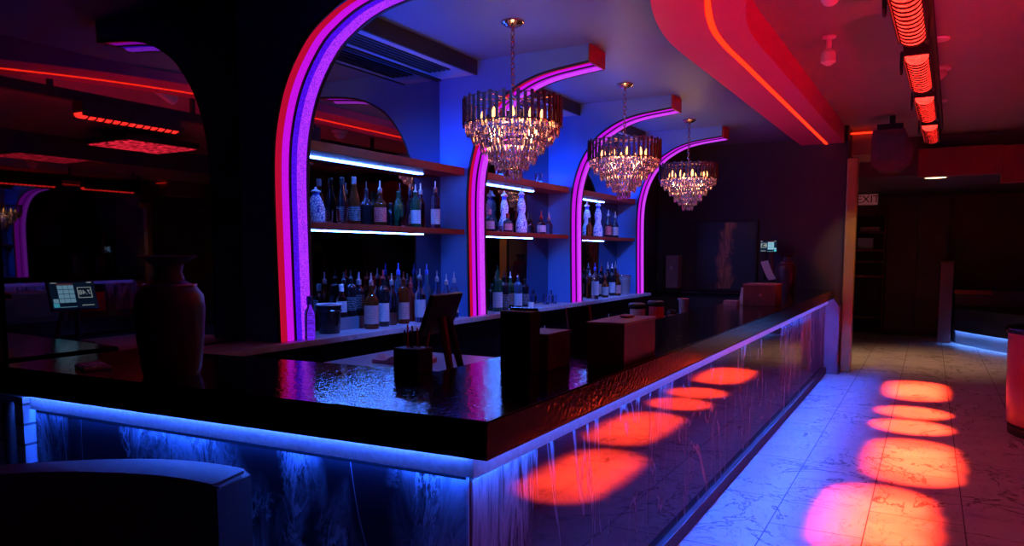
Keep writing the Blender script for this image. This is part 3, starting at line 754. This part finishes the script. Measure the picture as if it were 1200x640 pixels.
obj('case', MB().box(-.075, -.05, 0, .075, .05, .014, .004), M['pvc'], t)
ks = MB()
for i in range(5):
    for j in range(4): ks.box(-.066 + i * .027, -.042 + j * .022, .014, -.043 + i * .027, -.024 + j * .022, .019)
obj('keys', ks, M['white'], t)
# further along the bar
t = thing('shaker_tin', 'shiny steel cocktail shaker tin behind the bar', 'shaker', (-2.03, 6.98, .93))
obj('tin', MB().lathe([(0, .003), (.036, 0), (.047, .19), (.049, .20), (.046, .20), (.034, .01), (0, .008)], n=24, cap=False), M['steel'], t, True); obj('rim', MB().torus((0, 0, .2), .0475, .003, 'z', 24, 6), M['chrome'], t, True)
t = thing('speed_shelf', 'dark narrow shelf behind the bar holding tins and tubs', 'shelf', (0, 0, 0))
obj('surface', MB().box(-2.32, 5.9, .90, -1.9, 8.6, .93, .003), M['blackgloss'], t); obj('support', MB().box(-2.28, 5.95, 0, -1.94, 8.55, .90), M['black'], t)
for lab, x, y, m, h in (('dark tub with grey label behind the bar', -2.21, 6.18, 'lab', .20), ('dark tub with red label behind the bar', -2.12, 6.42, 'labred', .21)):
    t = thing('mixer_tub', lab, 'tub', (x, y, .93), group='tubs on the shelf behind the bar')
    obj('tub', MB().lathe([(0, 0), (.066, 0), (.070, h - .03), (0, h - .03)], n=20), M['dark'], t, True)
    obj('label_band', MB().lathe([(.071, .03), (.073, h - .05)], n=20, a0=-2.2, a1=.4), M[m], t)
    obj('lid', MB().lathe([(.073, h - .03), (.073, h - .01), (.06, h), (0, h)], n=20), M['cap'], t, True)
for lab, x, y in (('small blue-labelled jar left of the shaker tin', -2.15, 6.66), ('second small blue-labelled jar beside the shaker tin', -2.10, 6.83)):
    t = thing('garnish_jar', lab, 'jar', (x, y, .93), group='garnish jars behind the bar')
    obj('jar', MB().lathe([(0, 0), (.04, 0), (.042, .07), (.036, .085), (0, .085)], n=18), M['dark'], t, True)
    obj('label_band', MB().lathe([(.0425, .02), (.0425, .06)], n=16, a0=-2.2, a1=.4), M['labw'], t); obj('lid', MB().lathe([(.038, .085), (.038, .10), (0, .10)], n=18), M['cap'], t, True)
t = thing('service_box', 'dark wooden service box on the bar before the far till', 'box', (-1.30, 7.0, BZ1))
obj('body', MB().box(-.15, -.16, 0, .13, .16, .185, .004), M['woodd'], t); obj('lid', MB().box(-.155, -.165, .185, .135, .165, .198, .003), mat('worn_lid_far', (.30, .16, .16), .5), t); obj('knob', MB().lathe([(.012, 0), (.016, .012), (.008, .022), (0, .022)], 0, 0, 12), M['steel'], t, True, loc=(-.0, -.16, .09))
nap = MB().box(-.06, -.06, 0, .06, .06, .0075, .002).mesh('napkin', M['labr'])
for k in range(6):
    tag(obj('folded_napkin', nap, None, loc=(-1.55, 6.84, BZ1 + k * .0076), rotz=random.uniform(-.08, .08)), 'pinkish folded napkin in the pile left of the service box', 'napkin', 'folded napkins in the pile beside the service box')
t = thing('table_card', 'upright white card beside the service box', 'card', (-1.49, 6.95, BZ1))
obj('card', MB().box(-.02, -.004, 0, .02, .004, .16, .001, Matrix.Rotation(.12, 4, 'Y')), M['white'], t); obj('clip', MB().box(-.025, -.02, 0, .025, .02, .012, .002), M['steel'], t)

# ------------------------------------------------------------------ bottles and glasses
BOT = {}
def bottle(px, top_py, x, z0, kind, glass, label=None, cap='cap', pour=True, text='', r=None, fill=None, g=None):
    y = y_at(px, x); zt = z_at(top_py, x, y); H = zt - z0
    if pour: H -= .035
    H = max(.13, min(H, .42))
    t = thing('bottle', text, 'bottle', (x, y, z0), group=g)
    r = r or .037
    key = (kind, glass, round(H, 2), round(r, 3))
    if kind == 'tall':   prof = [(0, .006), (r * .92, 0), (r, .012), (r, H * .60), (r * .86, H * .67), (r * .42, H * .76), (.014, H * .82), (.0135, H * .94)]
    elif kind == 'squat': prof = [(0, .006), (r * .94, 0), (r, .014), (r, H * .50), (r * .93, H * .57), (r * .5, H * .66), (.0155, H * .72), (.0145, H * .93)]
    elif kind == 'slope': prof = [(0, .006), (r * .9, 0), (r, .014), (r, H * .42), (r * .8, H * .56), (r * .48, H * .72), (.016, H * .86), (.0145, H * .94)]
    else:                 prof = [(0, .006), (r * .92, 0), (r, .012), (r, H * .70), (r * .9, H * .75), (.017, H * .80), (.0150, H * .95)]
    n = 4 if kind == 'square' else 20
    prof2 = prof + [(0, prof[-1][1])]
    if ('b', key) not in BOT:
        q = MB(); q.lathe(prof2, n=n, cap=False)
        if kind == 'square':
            bmesh.ops.rotate(q.bm, cent=(0, 0, 0), matrix=Matrix.Rotation(PI / 4, 3, 'Z'), verts=q.bm.verts)
        BOT['b', key] = q.mesh('glass_body', M[glass], True)
    obj('glass_body', BOT['b', key], None, t)
    if label:
        k2 = ('l', label, key)
        a = -.9; lo, hi = (.10, .46) if kind != 'tall' else (.12, .54)
        if kind == 'slope': lo, hi = .08, .38
        if k2 not in BOT:
            q = MB(); rr = r * (.74 if kind == 'square' else 1.) + .0012
            if kind == 'square': q.box(rr - .001, -rr * .8, H * lo, rr + .001, rr * .8, H * hi).box(-rr * .8, -rr - .001, H * lo, rr * .8, -rr + .001, H * hi)
            else: q.lathe([(rr - .002, H * lo), (rr, H * lo + .0005), (rr, H * hi - .0005), (rr - .002, H * hi)], n=14, a0=a - 1.25, a1=a + 1.25, cap=False)
            BOT[k2] = q.mesh('label', M[label])
        obj('label', BOT[k2], None, t)
    k3 = ('c', cap, pour, key)
    if k3 not in BOT:
        q = MB(); z = prof[-1][1]
        if pour: q.lathe([(.0150, z - .030), (.0155, z + .002), (.008, z + .008), (.006, z + .014), (.0045, z + .055), (0, z + .056)], n=10, cap=False)
        else: q.lathe([(.0158, z - .035), (.0165, z - .03), (.0165, H - .004), (.013, H), (0, H)], n=14, cap=False)
        BOT[k3] = q.mesh('pourer' if pour else 'stopper', M[cap if not pour else cap], True)
    obj('pourer' if pour else 'stopper', BOT[k3], None, t)
    return t
def azul(px, top_py, x, z0, text, g):
    y = y_at(px, x); H = min(z_at(top_py, x, y) - z0, .41)
    t = thing('ceramic_decanter', text, 'bottle', (x, y, z0), group=g)
    obj('body', MB().lathe([(0, .004), (.050, 0), (.056, .02), (.054, .09), (.040, .135), (.032, H * .42), (.040, H * .52), (.041, H * .60), (.032, H * .70), (.020, H * .78), (.0, H * .78)], n=24, cap=False), M['azul'], t, True)
    obj('neck_band', MB().lathe([(.020, H * .76), (.022, H * .78), (.021, H * .85), (0, H * .85)], n=18, cap=False), M['bluecap'], t, True)
    obj('stopper', MB().lathe([(.030, H * .85), (.032, H * .87), (.024, H * .90), (.010, H * .93), (.006, H), (0, H)], n=18), M['whitecap'], t, True)
def tumbler(px, base_py, x, z0, text, g, h=.085, r=.036):
    y = y_at(px, x)
    t = thing('tumbler', text, 'glass', (x, y, z0), group=g)
    obj('glass', MB().lathe([(0, 0), (r * .85, 0), (r * .88, .004), (r, h), (r - .003, h), (r * .8, .016), (0, .014)], n=20, cap=False), M['glass'], t, True)
    obj('foot', MB().lathe([(r * .80, .0008), (r * .84, .013), (0, .0135)], n=20), M['glass'], t, True)
    return t
S2, S3 = 1.75, 2.238
G = 'bottles on the lower shelf of the first bay'
xf, xk = -3.33, -3.42
azul(372.5, 219, -3.33, S2, 'white painted ceramic bottle half hidden by the first lit arch', G)
bottle(403, 208, -3.45, S2, 'slope', 'dark', 'labd', 'cap', False, 'dark bottle at the left of the first bay shelf', .040, g=G)
bottle(417, 207, -3.345, S2, 'slope', 'amber', 'labd', 'steel', False, 'amber bottle with pale silvery shoulders, second on the first bay shelf', .040, g=G)
bottle(431, 213, -3.45, S2, 'squat', 'dark', None, 'cap', True, 'broad dark bottle in the middle of the first bay shelf', .043, g=G)
bottle(447, 212, -3.345, S2, 'squat', 'amber', 'labred', 'steel', True, 'broad amber bottle with a red band low on its front, first bay shelf', .044, g=G)
bottle(459, 238, -3.455, S2, 'tall', 'dark', None, 'cap', False, 'short dark bottle left of the green one, first bay shelf', .028, g=G)
bottle(468, 224, -3.385, S2, 'tall', 'green', None, 'green', False, 'slim dark green bottle left of the white-labelled one', .034, g=G)
bottle(488, 217, -3.33, S2, 'shoulder', 'green', 'labw', 'whitecap', True, 'green-shouldered bottle with large white label, first bay shelf', .038, g=G)
bottle(494, 215, -3.45, S2, 'tall', 'glass', None, 'steel', True, 'clear bottle behind the green-shouldered one', .034, g=G)
bottle(511, 213, -3.33, S2, 'shoulder', 'glass', 'labw', 'steel', True, 'clear bottle with white label, last on the first bay shelf', .037, g=G)
GG = 'tumblers on the lower shelf of the first bay'
tumbler(386, 261, xf, S2, 'leftmost empty tumbler on the first bay shelf', GG); tumbler(403, 261, -3.30, S2, 'tumbler standing before the leftmost dark bottle', GG, .095); tumbler(476, 264, -3.30, S2, 'tumbler left of the green-shouldered bottle', GG, .09)
# counter, first bay
G = 'bottles on the counter of the first bay'
bottle(362, 347, -3.188, CZ, 'tall', 'blueglass', None, 'bluecap', False, 'slim bluish bottle at the foot of the first lit arch', .031, g=G)
bottle(400, 333, -3.40, CZ + .10, 'squat', 'glass', 'labw', 'whitecap', False, 'clear bottle with long white neck right of the ice bucket', .036, g=G)
bottle(411, 318, -3.43, CZ + .10, 'shoulder', 'dark', 'labd', 'cap', True, 'dark green bottle on the step, second right of the ice bucket', .038, g=G)
bottle(421, 320, -3.43, CZ + .10, 'tall', 'dark', 'labd', 'steel', True, 'dark slim bottle on the step behind the squat amber one', .035, g=G)
bottle(435, 319, -3.29, CZ, 'squat', 'amber', 'labr', 'labr', True, 'squat amber bottle with pinkish label, nearest the counter edge', .050, g=G)
bottle(449, 317, -3.33, CZ, 'shoulder', 'dark', 'labw', 'redcap', True, 'dark bottle with big white label and red collar', .042, g=G)
bottle(459, 320, -3.345, CZ, 'tall', 'glass', None, 'steel', True, 'slim clear bottle right of the white-labelled dark one', .034, g=G)
bottle(467, 309, -3.44, CZ + .10, 'tall', 'blueglass', None, 'bluecap', True, 'tall blue-necked bottle at the back of the first bay', .034, g=G)
bottle(473, 319, -3.33, CZ, 'shoulder', 'amber', 'labr', 'wood', True, 'amber bottle with red-brown neck and pinkish label', .040, g=G)
bottle(481, 324, -3.40, CZ, 'tall', 'redspirit', None, 'redcap', True, 'bottle with bright red neck wrap', .034, g=G)
bottle(492, 314, -3.30, CZ, 'squat', 'glass', 'labw', 'steel', True, 'clear broad bottle with pale label left of the blue frosted one', .042, g=G)
bottle(500, 308, -3.44, CZ, 'squat', 'blueglass', None, 'bluecap', True, 'pale blue frosted bottle, tallest behind the till tablet', .043, g=G)
bottle(512, 317, -3.40, CZ, 'squat', 'glass', 'lab', 'steel', True, 'clear bottle right of the pale blue frosted one', .040, g=G)
bottle(523, 321, -3.31, CZ, 'tall', 'glass', 'labw', 'steel', True, 'slim clear bottle, second from the blue side panel', .034, g=G)
bottle(532, 319, -3.30, CZ, 'tall', 'glass', 'lab', 'steel', True, 'slim clear bottle nearest the blue side panel', .036, g=G)
t = thing('bottle_step', 'low dark step at the back of the first bay counter', 'riser', (-3.44, 3.80, CZ))
obj('board', MB().box(-.058, -.10, .085, .055, .62, .10, .002), M['blackgloss'], t); obj('front', MB().box(.045, -.10, 0, .055, .62, .085), M['post'], t)
def bucket(px, x, z0, h, r, m, text, rim):
    t = thing('ice_bucket', text, 'ice bucket', (x, y_at(px, x), z0))
    obj('pail', MB().lathe([(0, .004), (r * .82, 0), (r * .86, .01), (r, h), (r - .004, h), (r * .82, .02), (0, .02)], n=28, cap=False), M[m], t, True)
    obj('rim', MB().torus((0, 0, h), r, .006, 'z', 28, 6), M[rim], t, True)
    obj('band', MB().torus((0, 0, h * .80), r * .975, .004, 'z', 28, 6), M[m], t)
bucket(385, -3.34, CZ, .185, .078, 'dark', 'black ice bucket with white rim right of the first lit arch', 'whitecap')
# middle bay
G = 'bottles on the lower shelf of the middle bay'
bottle(574, 245, -3.34, S2, 'squat', 'dark', 'lab', 'labr', False, 'dark bottle with cream oval label, leftmost on the middle bay shelf', .042, g=G)
bottle(595, 250, -3.32, S2, 'squat', 'dark', 'labr', 'wood', False, 'dark bottle with oval label between the two tall ceramic ones', .040, g=G)
azul(591, 223, -3.435, S2, 'tall white and blue ceramic bottle, the rear one of the middle bay', G)
azul(611, 217, -3.33, S2, 'tall white and blue ceramic bottle standing forward in the middle bay', G)
bottle(622, 252, -3.40, S2, 'squat', 'glass', None, 'cap', True, 'small clear bottle just right of the forward ceramic bottle', .036, g=G)
bottle(634, 248, -3.36, S2, 'squat', 'glass', 'labw', 'redcap', True, 'small clear bottle with red collar on the middle bay shelf', .044, g=G)
bottle(643, 250, -3.38, S2, 'squat', 'glass', None, 'labr', True, 'rightmost small clear bottle on the middle bay shelf', .038, g=G)
tumbler(585, 271, -3.31, S2, 'tiny glass between the oval-labelled bottles', 'glasses of the middle bay', .05, .028)
tumbler(585, 206, -3.32, S3, 'left tumbler on top of the middle bay upper shelf', 'tumblers on top of the middle bay', .10, .042); tumbler(631, 211, -3.32, S3, 'right tumbler on top of the middle bay upper shelf', 'tumblers on top of the middle bay', .09, .040)
G = 'bottles on the counter of the middle bay'
bottle(576, 333, -3.40, CZ, 'shoulder', 'dark', None, 'cap', False, 'plain dark bottle against the second lit arch', .038, g=G)
bottle(583, 311, -3.305, CZ, 'shoulder', 'green', 'labw', 'green', True, 'green bottle with wide white label, middle bay counter', .044, g=G)
bottle(591, 318, -3.30, CZ, 'shoulder', 'dark', 'labd', 'cap', True, 'black bottle with dark scripted label, middle bay counter', .040, g=G)
bottle(598, 319, -3.42, CZ, 'shoulder', 'green', 'lab', 'whitecap', True, 'green bottle with white neck left of the pale blue one', .037, g=G)
bottle(607, 318, -3.30, CZ, 'shoulder', 'blueglass', 'labw', 'chrome', True, 'pale blue square-shouldered gin bottle, middle bay counter', .040, g=G)
bottle(615, 327, -3.38, CZ, 'shoulder', 'dark', 'labd', 'cap', False, 'dark bottle right of the pale blue one, middle bay', .040, g=G)
t = thing('paper_cup', 'small white cup on the middle bay counter edge', 'cup', (-3.29, y_at(622, -3.29), CZ))
obj('cup', MB().lathe([(0, 0), (.026, 0), (.031, .045), (.028, .045), (.024, .006), (0, .005)], n=18, cap=False), M['white'], t, True); obj('rim', MB().torus((0, 0, .045), .030, .002, 'z', 18, 5), M['white'], t)
GG = 'empty glasses on the middle bay counter'
tumbler(640, 356, -3.36, CZ, 'square-looking empty glass nearest the white cup', GG, .10, .036); tumbler(650, 354, -3.32, CZ, 'narrow shot glass nearest the third lit arch', GG, .09, .022)
bottle(645, 340, -3.40, CZ, 'squat', 'glass', None, 'glass', False, 'little clear decanter between the empty glasses', .034, g=GG)
# last bay
G = 'bottles on the lower shelf of the last bay'
azul(687, 236, -3.435, S2, 'white and blue ceramic bottle, the left one in the last bay', G)
azul(700, 234, -3.33, S2, 'white and blue ceramic bottle, the front one in the last bay', G)
bottle(690, 255, -3.34, S2, 'squat', 'amber', None, 'cap', False, 'short amber bottle in front of the left ceramic one, last bay', .036, g=G)
bottle(712, 246, -3.38, S2, 'squat', 'dark', 'labred', 'steel', True, 'dark bottle with red label on the last bay shelf', .042, g=G)
bottle(720, 248, -3.38, S2, 'squat', 'dark', 'lab', 'steel', True, 'dark bottle with cream label, rightmost on the last bay shelf', .040, g=G)
G = 'bottles on the counter of the last bay'
for px, tp, x, kd, gl, lb, cp, rr, tx2 in (
    (688, 312, -3.455, 'tall', 'dark', None, 'cap', .036, 'plain dark bottle against the third lit arch'),
    (691, 316, -3.36, 'squat', 'amber', None, 'steel', .040, 'amber bottle left of the clear one, last bay counter'),
    (697, 308, -3.26, 'tall', 'glass', 'labw', 'bluecap', .044, 'clear bottle with blue cap standing forward, last bay counter'),
    (704, 312, -3.39, 'shoulder', 'dark', 'labr', 'redcap', .038, 'dark bottle with red cap, last bay counter'),
    (709, 318, -3.28, 'squat', 'amber', 'lab', 'wood', .042, 'squat amber bottle right of the clear blue-capped one'),
    (712, 307, -3.46, 'tall', 'dark', None, 'steel', .036, 'tall dark bottle at the back of the last bay'),
    (717, 309, -3.345, 'shoulder', 'dark', 'labw', 'whitecap', .040, 'dark bottle with white label, last bay counter'),
    (721, 306, -3.45, 'tall', 'amber', None, 'steel', .036, 'tall amber bottle behind the white-labelled one, last bay'),
    (724, 316, -3.29, 'squat', 'amber', 'labr', 'wood', .038, 'squat amber bottle left of the steel ice bucket')):
    bottle(px, tp, x, CZ, kd, gl, lb, cp, True, tx2, rr, g=G)
bucket(731, -3.31, CZ, .235, .085, 'steel', 'steel ice bucket against the last lit arch', 'chrome')

# ------------------------------------------------------------------ seating in front
back = smooth_path([(-1.84, 1.60), (-2.02, 1.59), (-2.20, 1.54), (-2.37, 1.44), (-2.51, 1.32), (-2.62, 1.22), (-2.86, .98), (-3.1, .74)], 4)
near = smooth_path([(-1.80, 1.44), (-1.95, 1.435), (-2.11, 1.40), (-2.31, 1.315), (-2.44, 1.225), (-2.53, 1.13), (-2.75, .90), (-2.98, .66)], 4)
t = thing('curved_booth', 'black leather booth back at the lower left, its top lit blue', 'booth', (0, 0, 0))
m_ = MB(); poly = back + near[::-1]
m_.prism(poly, 2, .06, .88)
bmesh.ops.bevel(m_.bm, geom=[e for e in m_.bm.edges if abs(e.verts[0].co.z - .88) < 1e-4 and abs(e.verts[1].co.z - .88) < 1e-4], offset=.016, segments=3, affect='EDGES')
obj('backrest', m_, M['leather'], t, True)
pip = MB(); pip.tube([(x * .998, y * 1.0, .872) for x, y in near[:13]], .006, 6)
obj('piping', pip, M['leather'], t)
obj('plinth', MB().prism(offset_path(back, .02) + near[::-1], 2, 0, .06), M['black'], t)
seat = smooth_path([(-1.78, 1.06), (-1.95, 1.05), (-2.12, 1.0), (-2.3, .88), (-2.5, .64), (-2.72, .36)], 4)
obj('seat_cushion', MB().prism(near[:21] + seat[::-1], 2, .30, .46), M['leather'], t)
obj('seat_base', MB().prism(near[:21] + seat[::-1], 2, 0, .30), M['black'], t)

# ------------------------------------------------------------------ right side
t = thing('round_drum_table', 'round drum table glowing red at the right edge', 'table', (1.10, 7.75, 0))
obj('drum', MB().lathe([(0, .07), (.42, .07), (.455, .10), (.47, .5), (.475, .88), (0, .88)], n=56, cap=False), M['drum'], t, True)
obj('table_top', MB().lathe([(0, .88), (.49, .88), (.495, .90), (.49, .925), (0, .925)], n=56, cap=False), M['blackgloss'], t, True)
obj('foot', MB().lathe([(0, 0), (.44, 0), (.445, .07), (0, .07)], n=48, cap=False), M['black'], t, True)
# back booth in the hallway
t = thing('hall_partition', 'dim red upright partition end beside the dark booth in the hallway', 'partition', (0, 0, 0))
obj('panel', MB().box(.17, 14.95, 0, .37, 15.4, 1.40, .01), mat('partition_paint', (.22, .06, .07), .5), t); obj('cap', MB().box(.16, 14.94, 1.40, .38, 15.41, 1.42), M['woodd'], t)
t = thing('hall_booth', 'dark rounded booth with blue-lit base in the hallway', 'booth', (0, 0, 0))
arc = [(.40, 15.0), (.55, 14.7), (.75, 14.35), (1.0, 13.95), (1.3, 13.6), (1.8, 13.3), (2.6, 13.2)]
ap = smooth_path(arc, 4)
bk = [(2.6, 15.4), (.40, 15.4)]
obj('base', MB().prism(offset_path(ap, .05) + bk, 2, 0, .24), M['steel'], t); obj('seat', MB().prism(ap + bk, 2, .26, .62), M['leather'], t)
obj('seat_lip', band(ap, -.004, .004, .232, .26), M['leather'], t)
obj('led_strip', band(offset_path(ap, .0), .008, .04, .248, .258), M['e_blue'], t)['label'] = 'blue light line under the seat'
obj('backrest', MB().box(.40, 15.2, .62, 2.6, 15.4, .93, .02), M['leather'], t); obj('ledge', MB().box(.39, 15.0, .86, .95, 15.2, .93, .005), M['redbeam'], t)
# far wall: dark cupboard and open shelving
t = thing('tall_cupboard', 'tall dark cupboard at the back of the hallway', 'cupboard', (0, 0, 0))
obj('carcass', MB().box(-.74, 16.0, 0, .30, YFAR - .002, 2.655), mat('dark_cupboard', (.055, .018, .022), .5, var=.1), t); obj('door', MB().box(-.72, 15.975, .06, -.23, 16.0, 2.60, .004), mat('dark_cupboard_door', (.05, .016, .02), .45), t); obj('door', MB().box(-.21, 15.975, .06, .28, 16.0, 2.60, .004), mat('dark_cupboard_door2', (.05, .016, .02), .45), t)
t = thing('open_shelving', 'open shelf unit left of the tall cupboard in the hallway', 'shelf unit', (0, 0, 0))
obj('back_board', MB().box(-1.45, YFAR - .03, 0, -.76, YFAR - .002, 2.30), M['black'], t)
for z in (.30, 1.10, 1.38, 1.60, 1.95): obj('shelf', MB().box(-1.43, 15.98, z, -.77, YFAR - .03, z + .035), M['wood'] if z in (1.60, 1.10) else M['woodd'], t)
for x in (-1.45, -.78): obj('side', MB().box(x, 15.97, 0, x + .02, YFAR - .03, 2.30), M['woodd'], t)
t = thing('stacked_boxes', 'pale box standing on the upper board of the open shelving', 'box', (-1.12, 16.2, 1.635))
obj('body', MB().box(-.13, -.10, .002, .14, .10, .20, .006), M['pvc'], t); obj('lid', MB().box(-.135, -.105, .20, .145, .105, .225, .004), M['pvc'], t)
t = thing('stacked_tray', 'flat pale tray on the top board of the open shelving', 'tray', (-1.04, 16.2, 1.988))
obj('body', MB().box(-.17, -.10, 0, .17, .10, .07, .006), M['pvc'], t); obj('lip', MB().box(-.18, -.11, .07, .18, .11, .085, .003), M['pvc'], t)
# exit sign
t = thing('exit_sign', 'exit sign glowing dull pink over the hallway', 'sign', (-1.02, 15.0, 2.66))
obj('case', MB().box(-.17, -.03, -.235, .17, .03, -.03, .004), M['pvc'], t); obj('face', MB().box(-.155, -.034, -.222, .155, -.03, -.045), M['e_exit'], t)
obj('stem', MB().box(-.03, -.02, -.03, .03, .02, -.001), M['pvc'], t)
text_obj('lettering', 'EXIT', .185, mat('exit_letter_red', (.10, .004, .008), .5), t, (0, -.036, -.133), (PI / 2, 0, 0))
# glittering panel under the ceiling opposite the bar (seen in the mirror)
t = thing('glitter_panel', 'red glittering square panel under the ceiling, seen in the left mirror', 'ceiling panel', (2.5, 6.6, 3.02))
obj('frame', MB().box(-.45, -.55, 0, .45, .55, .08, .01), M['black'], t); obj('glitter_field', MB().box(-.42, -.52, -.012, .42, .52, -.001), M['e_glit'], t)  # red light on the glitter put in as sparkling emission
obj('hanger', MB().box(-.03, -.03, .08, .03, .03, ZR - 3.02 - .001), M['black'], t)

# ------------------------------------------------------------------ added fill lights and world
def area(name, loc, size, sy, col, e, rot=(0, 0, 0)):
    l = bpy.data.lights.new(name, 'AREA'); l.shape = 'RECTANGLE'; l.size = size; l.size_y = sy; l.energy = e; l.color = col
    o = bpy.data.objects.new(name, l); COL.objects.link(o); o.location = loc; o.rotation_euler = rot
    return o
# unseen red spots, added to redden the ceiling and soffit
def uplight(loc, aim, e, ang):
    l = bpy.data.lights.new('red_fill_spot', 'SPOT'); l.energy = e; l.color = (1., .006, .05); l.spot_size = ang; l.spot_blend = .7; l.shadow_soft_size = .15
    o = bpy.data.objects.new('red_fill_spot', l); COL.objects.link(o); o.location = loc; o.rotation_euler = (Vector(aim) - Vector(loc)).to_track_quat('-Z', 'Y').to_euler()
uplight((2.4, 3.2, .35), (-.9, 5.4, 3.0), 700, 1.0)
uplight((3.2, 8.0, .35), (-.2, 8.5, 3.1), 100, 1.3)
def blue_fill(y, e):  # unseen blue spots over the bays, added to light bottles and side panels
    l = bpy.data.lights.new('blue_fill_spot', 'SPOT'); l.energy = e; l.color = (.03, .17, 1.); l.spot_size = 1.25; l.spot_blend = .7; l.shadow_soft_size = .12
    o = bpy.data.objects.new('blue_fill_spot', l); COL.objects.link(o); o.location = (-2.0, y, 3.02); o.rotation_euler = (Vector((-3.5, y + 1.15, 1.5)) - o.location).to_track_quat('-Z', 'Y').to_euler()
blue_fill(3.46, 330); blue_fill(5.46, 330); blue_fill(7.44, 330)
uplight((2.2, .6, .4), (.6, 3.6, 3.15), 200, 1.0)

w = bpy.data.worlds.new('world'); S.world = w; w.use_nodes = True
w.node_tree.nodes['Background'].inputs['Color'].default_value = (.02, .005, .02, 1); w.node_tree.nodes['Background'].inputs['Strength'].default_value = .02

S.view_settings.view_transform = 'Standard'; S.view_settings.look = 'None'; S.view_settings.exposure = 0.; S.view_settings.gamma = 1.; S.view_settings.use_curve_mapping = False
c = S.cycles
c.max_bounces = 12; c.glossy_bounces = 8; c.transmission_bounces = 10; c.diffuse_bounces = 4; c.transparent_max_bounces = 8
c.caustics_reflective = False; c.caustics_refractive = False; c.sample_clamp_indirect = 3.; c.blur_glossy = .5
c.use_denoising = True
